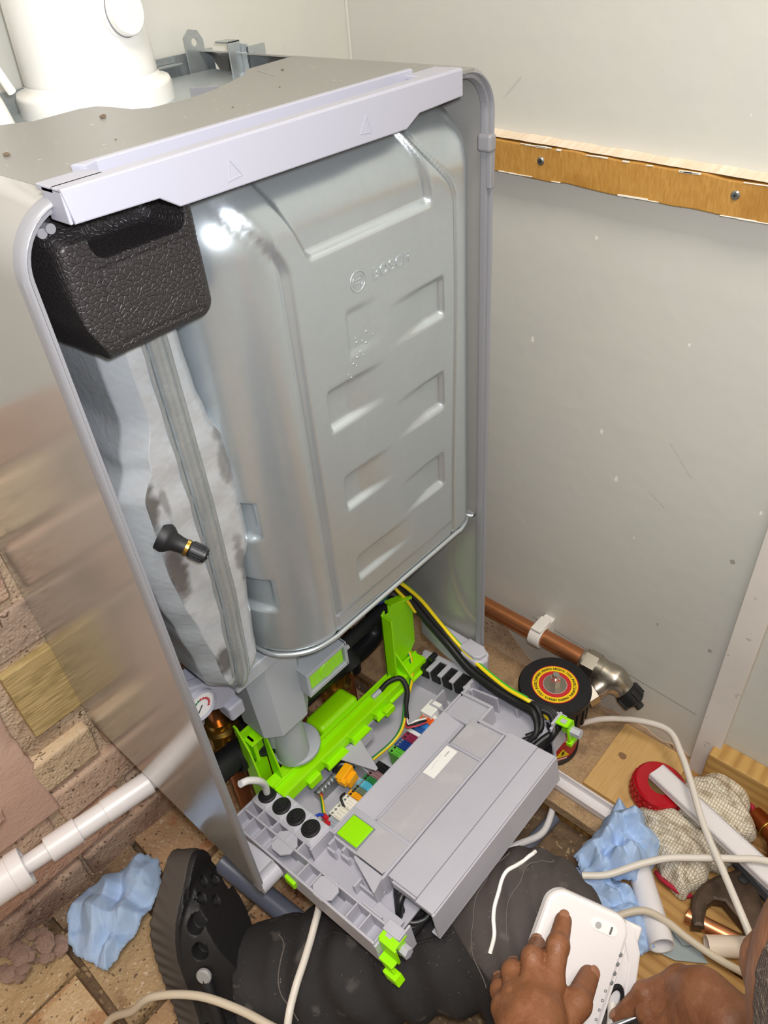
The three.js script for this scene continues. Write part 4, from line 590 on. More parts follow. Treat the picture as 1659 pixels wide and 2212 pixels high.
  const loose = mesh('orange_plug', [X(0.145, 0.168, -0.034, -0.02, 0.038, 0.05, 0.0015), X(0.148, 0.165, -0.038, -0.026, 0.048, 0.056, 0.001), X(0.143, 0.15, -0.03, -0.022, 0.042, 0.054, 0.001)], std({ color: 0xf2a910, roughness: 0.4 }), box); loose.rotation.y = 0.15; loose.position.set(0.0, 0.008, 0.014); loose.rotation.z = 0.05;
  // wires inside
  const YG = std({ color: 0xe6c81e, roughness: 0.4 }), GR = std({ color: 0x2f7d35, roughness: 0.4 }), RD = std({ color: 0xc2202c, roughness: 0.4 }), BL = std({ color: 0x1d3fae, roughness: 0.4 }), BR = std({ color: 0x6b3b22, roughness: 0.45 }), WH = std({ color: 0xf0eee8, roughness: 0.4 }), PK = std({ color: 0xb5404e, roughness: 0.45 });
  const stripe = (name, pts, r) => { const m = mesh(name, tube(pts, r, 60, 10), YG, box); mesh('green_stripe', tube(pts.map(p => [p[0] - r * 0.45, p[1] + r * 0.35, p[2] - r * 0.25]), r * 0.72, 60, 8), GR, m); return m; };
  stripe('earth_wire', [[0.134, -0.036, 0.010], [0.126, -0.028, 0.025], [0.115, -0.028, 0.04], [0.105, -0.034, 0.05]], 0.0018); mesh('ferrule', cyl([0.136, -0.04, 0.008], [0.132, -0.034, 0.014], 0.0028), RD, box);
  stripe('earth_wire', [[0.207, -0.03, 0.034], [0.238, -0.02, 0.045], [0.262, -0.014, 0.042], [0.288, -0.006, 0.026], [0.318, -0.004, 0.010], [0.345, 0.006, -0.012], [0.352, 0.03, -0.03]], 0.0026);
  mesh('sheathed_cable', tube([[0.276, 0.008, -0.006], [0.292, 0.010, -0.005], [0.306, 0.009, 0.004], [0.301, 0.0, 0.018], [0.282, -0.008, 0.03], [0.270, -0.012, 0.041]], 0.0036, 50, 12), M.rubber, box);
  mesh('cable_print', tube([[0.262, 0.006, -0.008], [0.276, 0.008, -0.006]], 0.0037, 6, 12), std({ color: 0xaeb2b4, roughness: 0.5 }), box);
  [[WH, 0.001], [M.rubber, 0], [PK, -0.0014]].forEach(([m, o], i) => mesh(['white_core', 'black_core', 'red_core'][i], tube([[0.270 + o, -0.012, 0.041 - o], [0.262 + o * 2, -0.012, 0.050], [0.270 + o * 3, -0.010, 0.058 - o * 2], [0.284 + o * 2, -0.016, 0.062 - o * 2]], 0.0014, 30, 8), m, box));
  mesh('blue_wire', tube([[0.092, -0.024, 0.04], [0.0955, -0.006, 0.05], [0.104, -0.006, 0.052], [0.108, -0.014, 0.055]], 0.0018, 30, 8), BL, box); mesh('brown_wire', tube([[0.092, -0.026, 0.044], [0.096, -0.012, 0.055], [0.101, -0.010, 0.058], [0.104, -0.014, 0.062]], 0.0018, 30, 8), BR, box);
  mesh('ferrule', [cyl([0.109, -0.016, 0.056], [0.107, -0.010, 0.053], 0.003), cyl([0.105, -0.016, 0.063], [0.103, -0.010, 0.06], 0.003)], RD, box);
  mesh('black_jumper', tube([[0.147, -0.022, 0.045], [0.138, -0.016, 0.05], [0.134, -0.022, 0.058], [0.137, -0.026, 0.062]], 0.0016, 24, 8), M.rubber, box);
  // green hinge frame
  const gf = [X(0.092, 0.357, 0.002, 0.0045, -0.022, 0.004, 0.0006), X(0.092, 0.357, 0.0045, 0.009, -0.014, -0.011, 0.0006), X(0.092, 0.357, 0.002, 0.006, -0.022, -0.020, 0.0006), X(0.092, 0.357, -0.012, 0.003, 0.002, 0.0045, 0.0006)];
  for (const [a, b] of [[0.155, 0.19], [0.2, 0.232], [0.245, 0.272]]) gf.push(X(a, b, -0.012, -0.009, 0.004, 0.014, 0.0006), X(a, a + 0.002, -0.012, 0.001, 0.004, 0.013, 0.0005)); gf.push(X(0.125, 0.145, -0.016, -0.004, 0.004, 0.012, 0.002), X(0.258, 0.275, -0.014, -0.004, 0.008, 0.018, 0.002));
  const frame = mesh('green_frame', gf, M.green, box);
  mesh('frame_housing', [X(0.182, 0.250, -0.03, 0.014, -0.056, -0.021, 0.007, 4)], M.green, frame);
  mesh('frame_flange', [X(0.278, 0.345, -0.014, -0.008, -0.02, 0.008, 0.004)], M.green, frame);
}
{ // posts that carry the frame (upright, so built in room coordinates) belong to the box
  const inv = (g) => { g.translate(0, 0.02, -0.27); g.rotateX(0.1815); return g; };
  const sh2 = (g) => inv(g.translate(0.016, -0.036, -0.032));
  mesh('frame_post', [sh2(extr([[0.262, -0.02], [0.288, -0.022], [0.288, 0.0], [0.276, 0.095], [0.262, 0.128], [0.257, 0.128]], 'zy', 0.066, 0.0685, 0.0006)), sh2(extr([[0.268, -0.02], [0.292, -0.022], [0.292, 0.0], [0.272, 0.105], [0.268, 0.108]], 'zy', 0.0915, 0.094, 0.0006)), sh2(rbox(0.066, 0.094, -0.022, 0.112, 0.258, 0.261, 0.0006)), sh2(rbox(0.072, 0.094, 0.096, 0.099, 0.258, 0.275, 0.0006)), sh2(rbox(0.075, 0.08, 0.06, 0.099, 0.26, 0.272, 0.001)), inv(rbox(0.092, 0.13, -0.024, -0.018, 0.24, 0.262, 0.001))], M.green, box);
  const pr2 = [[0.305, 0.108], [0.316, 0.102], [0.320, 0.102], [0.352, 0.088], [0.360, 0.07], [0.362, 0.0], [0.345, -0.02], [0.306, -0.02]];
  mesh('frame_post', [inv(extr([[0.303, 0.10], [0.309, 0.104], [0.309, 0.096], [0.316, 0.094], [0.316, 0.112], [0.352, 0.095], [0.361, 0.06], [0.361, 0.0], [0.345, -0.02], [0.303, -0.02]], 'xy', 0.250, 0.2525, 0.0006)), inv(rbox(0.303, 0.306, -0.02, 0.099, 0.25, 0.268, 0.0006)), inv(extr([[0.25, 0.02], [0.284, -0.018], [0.25, -0.018]], 'zy', 0.318, 0.3205, 0.0004)), inv(extr([[0.316, 0.113], [0.355, 0.096], [0.355, 0.092], [0.316, 0.109]], 'xy', 0.246, 0.258, 0.0005))], M.green, box);
  const sl = mesh('frame_pin', inv(cyl([0.35, -0.002, 0.288], [0.362, -0.002, 0.288], 0.004)), M.black, box);
}
{ // cables from the boiler to the box, running down the right-hand side; loops at both ends of the front bar
    const inv = (p) => { const y = p[1] + 0.02, z = p[2] - 0.27, c = Math.cos(0.1815), s = Math.sin(0.1815); return [p[0], y * c - z * s, y * s + z * c]; };
  const YG = std({ color: 0xecd21a, roughness: 0.4 }), GR = std({ color: 0x3fae2c, roughness: 0.4 });
  const k = (pts, r, m, n = 'black_cable') => mesh(n, tube(pts.map(inv), r, 90, 10), m, box);
  for (let i = 0; i < 4; i++) { const o = (i % 2) * 0.0068, q = Math.floor(i / 2) * 0.006; k([[0.328 + o, 0.14, 0.236], [0.350 + o, 0.10, 0.25], [0.362 + o, 0.055, 0.272 + q], [0.368 + o, 0.02 + q, 0.305], [0.362 + o, 0.004 + q, 0.345], [0.357 + o, 0.004 + q, 0.39], [0.356 + o, 0.006 + q, 0.425], [0.352 + o * 1.2, 0.012 + q, 0.448], [0.338 + o * 1.6, 0.006 - q, 0.462], [0.325 + o, -0.006, 0.458 - q]], 0.0033, M.rubber); }
  for (let i = 0; i < 3; i++) k([[0.366 - i * 0.004, 0.01, 0.435], [0.372 - i * 0.003, 0.012, 0.462], [0.362 - i * 0.006, 0.004, 0.478], [0.338, -0.004 - i * 0.006, 0.470], [0.316, -0.014, 0.462]], 0.0042, M.black);
  k([[0.368, 0.0, 0.462], [0.363, -0.02, 0.47], [0.352, -0.045, 0.473], [0.348, -0.06, 0.476]], 0.006, M.rubber, 'black_cable');
  k([[0.348, -0.045, 0.474], [0.345, -0.075, 0.478]], 0.0095, M.rubber, 'cable_boot');
  const ew = k([[0.322, 0.15, 0.236], [0.346, 0.122, 0.245], [0.366, 0.085, 0.262], [0.376, 0.045, 0.288], [0.376, 0.024, 0.318], [0.370, 0.016, 0.355], [0.364, 0.014, 0.40], [0.362, 0.018, 0.432], [0.366, 0.010, 0.45], [0.366, 0.0, 0.462]], 0.0026, YG, 'earth_wire');
  mesh('green_stripe', tube([[0.322, 0.152, 0.235], [0.346, 0.124, 0.2442], [0.366, 0.087, 0.2612], [0.376, 0.0468, 0.2868], [0.3768, 0.0256, 0.3168], [0.3712, 0.0172, 0.3542], [0.3654, 0.0152, 0.40], [0.3634, 0.0192, 0.432]].map(p => inv([p[0] + 0.0008, p[1] - 0.0004, p[2] - 0.0006])), 0.0021, 70, 8), GR, ew);
  const ew2 = k([[0.326, 0.15, 0.235], [0.336, 0.12, 0.248], [0.347, 0.095, 0.255], [0.355, 0.07, 0.262]], 0.0022, YG, 'earth_wire');
  for (const [c, o] of [[0xb92c2c, 0], [0x2a8a3c, 0.004], [0x2b3f9a, 0.008]]) k([[0.30, 0.118 - o, 0.225], [0.315, 0.106 - o, 0.232], [0.33, 0.108 - o * 0.6, 0.238], [0.336, 0.13, 0.236]], 0.0013, std({ color: c, roughness: 0.45 }), 'thin_wire');
  for (let i = 0; i < 4; i++) { const s = i * 0.0045; k([[0.112, -0.004, 0.448 + s * 0.6], [0.100 - s, -0.002, 0.447 + s], [0.088 - s, -0.012 - s, 0.456 + s], [0.082 - s, -0.022 - s, 0.474 + s * 0.4], [0.096, -0.022, 0.486], [0.116, -0.018, 0.486]], 0.0042, M.black); }
  // white mains cable rising into the first grommet
  k([[0.052, 0.052, 0.262], [0.062, 0.046, 0.262], [0.074, 0.03, 0.262], [0.0815, 0.008, 0.258], [0.083, -0.014, 0.2545]], 0.0042, M.white, 'white_cable');
}
{
  M.cableWhite = std({ color: 0xe2dbd0, roughness: 0.42 });
  M.cableBeige = std({ color: 0xcfc2ad, roughness: 0.5 });
  M.nickel = std({ color: 0xb9b1a3, metalness: 0.95, roughness: 0.3 });
  M.redPlastic = std({ color: 0xb3121f, roughness: 0.3 });
  M.upvc = std({ color: 0xe9e5e6, roughness: 0.3 });
  M.greyPipe = std({ color: 0x6f7484, roughness: 0.35 });
  M.iron = std({ map: tex(256, 0.08, (u, v) => mixc(hex(0x3f332a), hex(0x6a5747), tfbm(u, v, 6, 5))), metalness: 0.55, roughness: 0.45 });
  const towelTex = (s) => tex(256, 0.12, (u, v) => { let c = mixc(hex(0xa4c0e6), hex(0xb9d0f0), tfbm(u, v, 8, 4, s)); c = mixc(c, hex(0x8fb0dc), 0.6 * smooth(0.58, 0.72, tfbm(u, v, 5, 4, s + 4))); return c; });
  M.towel = std({ map: towelTex(3), roughness: 0.9, bumpMap: tex(128, 0.012, (u, v) => grey(0.5 + 0.25 * Math.sin(u * 50) * Math.sin(v * 50)), false), bumpScale: 0.0002 });

  // white waste pipe along the brick wall
  { const a = [0.05, -0.03, 0.1275], d = V(-1, 0, -0.15).normalize(), at = (x) => { const t = (0.05 - x) * 1.0112; return [a[0] + d.x * t, a[1], a[2] + d.z * t]; }, dir = d.toArray(), L = (x0, x1, r, lip = 0.0008) => { const l = (x0 - x1) * 1.0112; return lathe([[r - lip, 0], [r, lip], [r, l - lip], [r - lip, l]], at(x0), dir, 36); };
    const t = thing('waste_pipe', 'white plastic waste pipe with couplers running along the brickwork', 'pipe');
    mesh('tube', L(0.06, -0.17, 0.0112), M.upvc, t); mesh('coupler', L(0.004, -0.055, 0.0148), M.upvc, t); mesh('tube_sleeve', L(-0.054, -0.088, 0.0136, 0.0003), M.upvc, t); mesh('coupler', L(-0.087, -0.124, 0.0155), M.upvc, t);
    const e = at(-0.15); mesh('elbow', [L(-0.149, -0.165, 0.0235), L(-0.163, -0.2, 0.0222), tube([at(-0.19), at(-0.215), [-0.245, -0.03, 0.055], [-0.25, -0.03, -0.005]], 0.0222, 24, 28)], M.upvc, t);
    mesh('under_boiler_elbow', [tube([[0.055, -0.03, 0.128], [0.075, -0.03, 0.131], [0.09, -0.02, 0.133], [0.09, 0.01, 0.133]], 0.0125, 20, 20)], M.upvc, t); }

  // magnetic filter
  { const t = thing('magnetic_filter', 'red cylindrical magnetic filter with black screw lid and yellow warning ring', 'filter', [0.489, YF, 0.404]);
    mesh('body', lathe([[0, 0], [0.04, 0], [0.043, 0.003], [0.043, 0.088], [0, 0.088]], [0, 0, 0], [0, 1, 0], 48), M.redPlastic, t);
    mesh('base_ring', lathe([[0.043, 0.0005], [0.0455, 0.002], [0.0455, 0.008], [0.043, 0.010]], [0, 0, 0], [0, 1, 0], 48), M.black, t);
    const lid = [lathe([[0.044, 0.082], [0.0485, 0.085], [0.0495, 0.125], [0.0515, 0.129], [0.0525, 0.132], [0.0525, 0.138], [0.0505, 0.141], [0.034, 0.1415], [0, 0.1415]], [0, 0, 0], [0, 1, 0], 64)]; for (let i = 0; i < 24; i++) lid.push(rbox(-0.003, 0.003, 0.09, 0.126, 0.047, 0.0515, 0.001).rotateY(i / 24 * 6.283));
    mesh('lid', lid, M.black, t);
    const cv = document.createElement('canvas'); cv.width = cv.height = 512; const g = cv.getContext('2d'); const ring = (r, c) => { g.fillStyle = c; g.beginPath(); g.arc(256, 256, r, 0, 6.2832); g.fill(); };
    ring(256, '#c22a2f'); ring(246, '#f4d20c'); ring(178, '#c22a2f'); ring(132, '#b9b6b0'); g.fillStyle = '#1d1a10'; g.font = 'bold 40px sans-serif'; g.textAlign = 'center'; g.textBaseline = 'middle';
    const arc = (s, a0, a1) => { for (let i = 0; i < s.length; i++) { const a = a0 + (a1 - a0) * i / (s.length - 1); g.save(); g.translate(256 + 212 * Math.cos(a), 256 + 212 * Math.sin(a)); g.rotate(a + Math.PI / 2); g.fillText(s[i], 0, 0); g.restore(); } };
    arc('WARNING POWERFUL MAGNETIC FIELD INSIDE', -2.75, 0.12); arc('WARNING POWERFUL MAGNETIC FIELD INSIDE', 0.42, 3.28);
    const tri = (a) => { g.save(); g.translate(256 + 212 * Math.cos(a), 256 + 212 * Math.sin(a)); g.rotate(a + Math.PI / 2); g.lineWidth = 5; g.strokeStyle = '#1d1a10'; g.beginPath(); g.moveTo(0, -20); g.lineTo(20, 16); g.lineTo(-20, 16); g.closePath(); g.stroke(); g.restore(); }; tri(0.27); tri(3.41);
    const st = new THREE.CanvasTexture(cv); st.colorSpace = THREE.SRGBColorSpace; const disc = new THREE.CylinderGeometry(0.0335, 0.0335, 0.0005, 64); { const uv = disc.attributes.uv, p = disc.attributes.position; for (let i = 0; i < uv.count; i++) { const x = p.getX(i) / 0.067, z = p.getZ(i) / 0.067; uv.setXY(i, 0.5 + x * 0.66 + z * 0.75, 0.5 + x * 0.75 - z * 0.66); } }
    const dm = mesh('warning_sticker', clean(disc), std({ map: st, roughness: 0.4 }), t, true); dm.position.y = 0.1419;
    mesh('centre_plate', lathe([[0.0165, 0], [0.0165, 0.0006], [0, 0.0006]], [0, 0.1421, 0], [0, 1, 0], 40), M.nickel, t);
    mesh('vent_nut', [hexc(0.0075, 0.0078, 0.016).translate(0, 0.1505, 0), lathe([[0.0055, 0], [0.0055, 0.005], [0.0045, 0.0065], [0, 0.0065]], [0, 0.158, 0], [0, 1, 0], 20)], std({ color: 0xdedad2, metalness: 0.95, roughness: 0.15 }), t);
    // yellow triangle on the red body
    const tg = extr([[-0.011, 0.020], [0.011, 0.020], [0, 0.039]], 'xy', 0.0424, 0.0436, 0); tg.rotateY(-0.55); mesh('hazard_triangle', tg, std({ color: 0xf0d414, roughness: 0.4 }), t); const bolt = extr([[-0.001, 0.034], [0.0025, 0.034], [0.0006, 0.029], [0.003, 0.029], [-0.0022, 0.0225], [-0.0005, 0.0275], [-0.003, 0.0275]], 'xy', 0.0430, 0.0440, 0); bolt.rotateY(-0.55); mesh('hazard_mark', bolt, M.black, t);
    const pr = []; for (let i = 0; i < 5; i++) pr.push(rbox(-0.009 + i * 0.0006, 0.009, 0.058 + i * 0.005, 0.0596 + i * 0.005, 0.0425, 0.0434, 0).rotateY(-0.55)); mesh('small_print', pr, std({ color: 0xd8b9b4, roughness: 0.5 }), t); mesh('small_print', [rbox(-0.008, 0.008, 0.0125, 0.0155, 0.0425, 0.0434, 0).rotateY(-0.55)], std({ color: 0xd8b9b4, roughness: 0.5 }), t); }
  // copper pipe, clip and valve on the grey wall
  { tag(mesh('copper_pipe', [cyl([0.56, -0.109, 0.01], [0.56, -0.111, 0.428], 0.0138, 0.0138, 28)], M.copper), 'horizontal copper pipe low on the grey wall', 'pipe');
    const c = thing('pipe_clip', 'white plastic clip holding copper pipe to the wall', 'pipe clip'); const clipM = std({ color: 0xe6e2dc, roughness: 0.4 });
    mesh('saddle', [extr([...circ(0.56, -0.11, 0.0195, 28)].slice(0, 28), 'xy', 0.322, 0.342, 0.0015, [circ(0.56, -0.11, 0.0139, 24)]), rbox(0.568, XR, -0.128, -0.094, 0.323, 0.341, 0.002), rbox(0.548, 0.58, -0.094, -0.088, 0.323, 0.341, 0.002)], clipM, c);
    const v = thing('isolation_valve', 'nickel angle valve with black cap at end of copper pipe', 'valve');
    mesh('compression_nut', [hexc(0.0205, 0.0205, 0.02).rotateX(Math.PI / 2).translate(0.56, -0.111, 0.424), lathe([[0.016, 0], [0.0185, 0.003], [0.0185, 0.006]], [0.56, -0.111, 0.408], [0, 0, 1], 28), lathe([[0.0175, 0], [0.0175, 0.008], [0.0155, 0.012]], [0.56, -0.111, 0.434], [0, 0, 1], 28)], M.nickel, v);
    mesh('valve_body', [meshSDF((x, y, z) => smin(smin(sdCap(x, y, z, [0.56, -0.111, 0.436], [0.561, -0.116, 0.462], 0.0165, 0.0195), sdCap(x, y, z, [0.56, -0.116, 0.458], [0.537, -0.128, 0.447], 0.0155, 0.0145), 0.006), sdCap(x, y, z, [0.562, -0.118, 0.46], [0.562, -0.130, 0.478], 0.018, 0.0165), 0.006), [0.505, -0.16, 0.41], [0.59, -0.085, 0.51], 0.0022)], M.nickel, v);
    mesh('union_nut', [hexc(0.0185, 0.0185, 0.016).applyQuaternion(new THREE.Quaternion().setFromUnitVectors(V(0, 1, 0), V(-0.82, -0.35, -0.42).normalize())).translate(0.527, -0.133, 0.441), cyl([0.533, -0.13, 0.444], [0.512, -0.142, 0.43], 0.014)], M.nickel, v);
    const cd = V(0, -0.55, 0.83).normalize(), cp = [0.562, -0.130, 0.479], cq = new THREE.Quaternion().setFromUnitVectors(V(0, 1, 0), cd); const cap = [lathe([[0.016, 0], [0.0185, 0.002], [0.0175, 0.02], [0.015, 0.0225], [0.008, 0.023], [0.008, 0.026], [0, 0.026]], cp, cd.toArray(), 30), hexc(0.0066, 0.0066, 0.011).translate(0, 0.028, 0).applyQuaternion(cq).translate(...cp)]; for (let i = 0; i < 4; i++) cap.push(rbox(-0.004, 0.004, 0.003, 0.0215, 0.015, 0.0205, 0.0015).rotateY(i / 4 * 6.283 + 0.3).applyQuaternion(cq).translate(...cp)); mesh('black_cap', cap, M.black, v); }
  // loose cables
  tag(mesh('white_cable', tube([[0.528, -0.222, 0.430], [0.545, -0.198, 0.462], [0.560, -0.178, 0.507], [0.5635, -0.166, 0.552], [0.536, -0.164, 0.584], [0.505, -0.164, 0.611], [0.459, -0.166, 0.649], [0.415, -0.166, 0.694], [0.376, -0.168, 0.735], [0.34, -0.2, 0.79], [0.33, -0.238, 0.85]], 0.0045, 140, 12), M.cableWhite), 'off-white cable curving from the filter down across the trunking strip', 'cable');
  tag(mesh('white_cable', tube([[0.316, -0.196, 0.558], [0.336, -0.192, 0.583], [0.3676, -0.182, 0.6083], [0.395, -0.178, 0.632], [0.4174, -0.177, 0.6591], [0.446, -0.176, 0.696], [0.4707, -0.177, 0.731], [0.50, -0.19, 0.80]], 0.0045, 90, 12), M.cableWhite), 'off-white cable lying over the blue towel and glove', 'cable');
  tag(mesh('beige_cable', tube([[0.262, -0.235, 0.60], [0.285, -0.212, 0.606], [0.305, -0.2, 0.618], [0.3265, -0.196, 0.6385], [0.336, -0.204, 0.665], [0.338, -0.212, 0.69], [0.344, -0.222, 0.729], [0.36, -0.238, 0.78]], 0.0046, 90, 12), M.cableBeige), 'beige cable arched over a plastic pipe offcut', 'cable');
  tag(mesh('white_cable', tube([[-0.225, -0.278, 0.21], [-0.182, -0.246, 0.2], [-0.155, -0.2, 0.235], [-0.131, -0.165, 0.258], [-0.098, -0.15, 0.302], [-0.075, -0.15, 0.35], [-0.056, -0.155, 0.405], [-0.02, -0.2, 0.47], [0.0, -0.29, 0.52]], 0.0046, 110, 12), M.cableBeige), 'beige cable looping in front of the black clog', 'cable');
  tag(mesh('white_cable', tube([[0.055, -0.045, 0.352], [0.0512, -0.08, 0.364], [0.025, -0.088, 0.379], [-0.0014, -0.09, 0.3925], [-0.028, -0.092, 0.405], [-0.054, -0.10, 0.42], [-0.09, -0.16, 0.44], [-0.12, -0.29, 0.46]], 0.0042, 90, 12), M.cableWhite), 'white cable dropping from the control box across a trouser leg', 'cable');
  tag(mesh('white_cable', tube([[0.43, -0.262, 0.452], [0.406, -0.272, 0.464], [0.37, -0.275, 0.470], [0.335, -0.272, 0.455], [0.30, -0.28, 0.43], [0.27, -0.285, 0.40]], 0.005, 60, 12), M.white), 'white cable dipping under the floorboard into the pit', 'cable');
  for (const [a, b, r, l] of [[[0.42, -0.276, 0.43], [0.28, -0.286, 0.425], 0.014, 'thick slate-grey pipe in the pit beside the floorboard'], [[0.41, -0.29, 0.468], [0.27, -0.29, 0.452], 0.009, 'thin slate-grey pipe in the pit beside the floorboard']]) tag(mesh('grey_pipe', cyl(a, b, r), M.greyPipe), l, 'pipe');
  tag(mesh('grey_pipe', cyl([0.022, -0.17, 0.19], [0.046, -0.232, 0.30], 0.0145), M.greyPipe), 'slate-grey pipe slanting to the ground under the boiler', 'pipe');
  // trunking
  { const u = thing('cable_trunking', 'open white plastic cable trunking lying at the chipboard edge', 'trunking'); mesh('channel', [rbox(0.425, 0.4275, YF, YF + 0.014, 0.405, 0.548, 0.0005), rbox(0.4455, 0.448, YF, YF + 0.014, 0.38, 0.552, 0.0005), rbox(0.425, 0.448, YF, YF + 0.0018, 0.405, 0.55, 0.0005), rbox(0.4275, 0.4295, YF + 0.0125, YF + 0.014, 0.405, 0.548, 0.0004)], M.upvc, u); }
  { const t = thing('trunking_lid', 'long white plastic trunking strip resting on the red ring', 'trunking'); const a = V(0.5155, -0.197, 0.562), b = V(0.448, -0.188, 0.790); const d = b.clone().sub(a), l = d.length(); const sx = V(0.957, 0, 0.29).normalize(); const f = d.clone().normalize(); const up = f.clone().cross(sx).normalize(); const m4 = new THREE.Matrix4().makeBasis(sx, up, f).setPosition(a);
    mesh('strip', [rbox(-0.0145, 0.0145, -0.002, 0, 0, l, 0.0004), rbox(-0.0145, -0.012, -0.009, 0, 0, l, 0.0004), rbox(0.012, 0.0145, -0.009, 0, 0, l, 0.0004), rbox(-0.0115, -0.0095, -0.001, 0.0012, 0, l, 0.0004), rbox(-0.008, -0.007, -0.001, 0.0008, 0, l, 0.0003), rbox(0.0095, 0.0115, -0.001, 0.0012, 0, l, 0.0004)].map(g => g.applyMatrix4(m4)), M.upvc, t); }
  // red ring
  { const t = thing('plastic_ring', 'red plastic ring with knurled rim on the plywood patch', 'ring', [0.505, YF + 0.0065, 0.573]); const R = []; R.push(lathe([[0.0175, 0.030], [0.0335, 0.031], [0.0365, 0.028], [0.0375, 0.002], [0.0365, 0], [0.0335, 0], [0.0335, 0.025], [0.0175, 0.0255], [0.0175, 0.030]], [0, 0, 0], [0, 1, 0], 60)); mesh('ring', R, M.redPlastic, t); const kn = []; for (let i = 0; i < 28; i++) { const a = i / 28 * 6.283; for (const y of [0.008, 0.018]) kn.push(rbox(-0.0025, 0.0025, y - 0.004, y + 0.004, 0.0365, 0.0388, 0.001).rotateY(a + (y > 0.01 ? 0.11 : 0))); } mesh('knurling', kn, M.redPlastic, t); t.rotation.set(0.06, 0, -0.05); }
  // plastic and copper offcuts
  const hollow = (a, b, r, ri) => { const A = V(...a), d = V(...b).sub(A), l = d.length(); return lathe([[ri, 0], [r, 0], [r, l], [ri, l], [ri, 0]], a, d.normalize().toArray(), 32); };
  tag(mesh('pipe_offcut', hollow([0.389, -0.232, 0.604], [0.312, -0.216, 0.672], 0.0155, 0.0135), M.upvc), 'white plastic pipe offcut sticking out under the blue towel', 'pipe offcut');
  tag(mesh('pipe_offcut', hollow([0.3735, -0.2345, 0.6775], [0.385, -0.2345, 0.74], 0.0095, 0.0083), M.copper), 'short bright copper pipe offcut on the planks', 'pipe offcut');
  tag(mesh('pipe_offcut', hollow([0.352, -0.228, 0.712], [0.405, -0.228, 0.78], 0.0125, 0.0105), std({ color: 0xdccbb9, roughness: 0.35 })), 'beige plastic pipe offcut lying on the planks', 'pipe offcut');
  tag(mesh('steel_tube', hollow([0.478, -0.225, 0.700], [0.452, -0.225, 0.765], 0.0115, 0.009), std({ color: 0x5f6266, metalness: 0.7, roughness: 0.3 })), 'short grey metal tube beside the iron wrench', 'tube');
  { const t = thing('copper_elbow', 'tarnished copper elbow fitting beside the pine beam', 'pipe fitting'); mesh('elbow', [hollow([0.555, -0.226, 0.692], [0.543, -0.222, 0.715], 0.0125, 0.011), tube([[0.545, -0.2225, 0.711], [0.535, -0.221, 0.727], [0.517, -0.222, 0.737], [0.495, -0.225, 0.742]], 0.0135, 24, 20)], std({ map: M.copper.map, color: 0xb58a64, metalness: 0.85, roughness: 0.4 }), t); mesh('socket_bead', [clean(new THREE.TorusGeometry(0.0137, 0.0016, 8, 24)).applyQuaternion(new THREE.Quaternion().setFromUnitVectors(V(0, 0, 1), V(-0.46, 0.15, 0.88).normalize())).translate(0.5435, -0.2222, 0.714)], M.brass, t); }
  { // iron wrench head
    const o = [[0.3616, 0.690], [0.376, 0.680], [0.398, 0.674], [0.42, 0.677], [0.44, 0.686], [0.462, 0.701], [0.485, 0.712], [0.52, 0.735], [0.535, 0.78], [0.505, 0.775], [0.47, 0.742], [0.452, 0.738], [0.435, 0.752], [0.412, 0.758], [0.392, 0.752], [0.389, 0.744], [0.402, 0.738], [0.407, 0.724], [0.4135, 0.708], [0.408, 0.698], [0.396, 0.694], [0.382, 0.697], [0.3695, 0.702]];
    const t = thing('pipe_wrench', 'dark iron pipe wrench with curved jaw on the planks', 'wrench', [0, YF, 0]); mesh('jaw', extr(o, 'xz', 0.001, 0.022, 0.005), M.iron, t); mesh('rivet', lathe([[0.007, 0], [0.006, 0.003], [0, 0.0035]], [0.456, 0.021, 0.715], [0, 1, 0], 20), M.darkSteel, t); }
  tag(mesh('plastic_sheet', [extr([[0.348, 0.665], [0.350, 0.705], [0.340, 0.722], [0.318, 0.690], [0.312, 0.664], [0.33, 0.655]], 'xz', YF + 0.003, YF + 0.0055, 0.0008), extr([[0.345, 0.672], [0.350, 0.705], [0.338, 0.69]], 'xz', YF + 0.005, YF + 0.009, 0.0008)], std({ color: 0x9aa5a6, roughness: 0.4 })), 'grey plastic offcut lying on the planks beside the right hand', 'plastic sheet');
  { const t = thing('tool_handle', 'navy plastic tool handle with orange band under the blue towel', 'tool handle'); mesh('grip', [tube([[0.300, -0.232, 0.575], [0.293, -0.232, 0.60], [0.288, -0.232, 0.63]], 0.011, 24, 16)], std({ color: 0x1c2c4e, roughness: 0.5 }), t); mesh('orange_band', [cyl([0.2995, -0.232, 0.577], [0.2985, -0.232, 0.5815], 0.0116)], std({ color: 0xd9661f, roughness: 0.5 }), t); }
  // knitted gloves
  const knit = tex(512, 0.06, (u, v) => { const a = Math.abs(Math.sin(u * Math.PI * 12)), b = Math.abs(Math.sin(v * Math.PI * 16)); const l = Math.min(1, Math.min(a, b) * 2.2); const d = smooth(0.45, 0.7, tfbm(u, v, 4, 4, 3)); let c = mixc(hex(0xa5967f), hex(0xe8dfcb), 0.35 + 0.65 * l); return mixc(c, hex(0x8d7a62), d * 0.5); });
  const knitB = tex(512, 0.06, (u, v) => grey(Math.min(1, 1.6 * Math.min(Math.abs(Math.sin(u * Math.PI * 12)), Math.abs(Math.sin(v * Math.PI * 16))))), false);
  M.knit = std({ map: knit, roughness: 0.95, bumpMap: knitB, bumpScale: 0.0008 }); M.redTrim = std({ color: 0xa91c33, roughness: 0.8 });
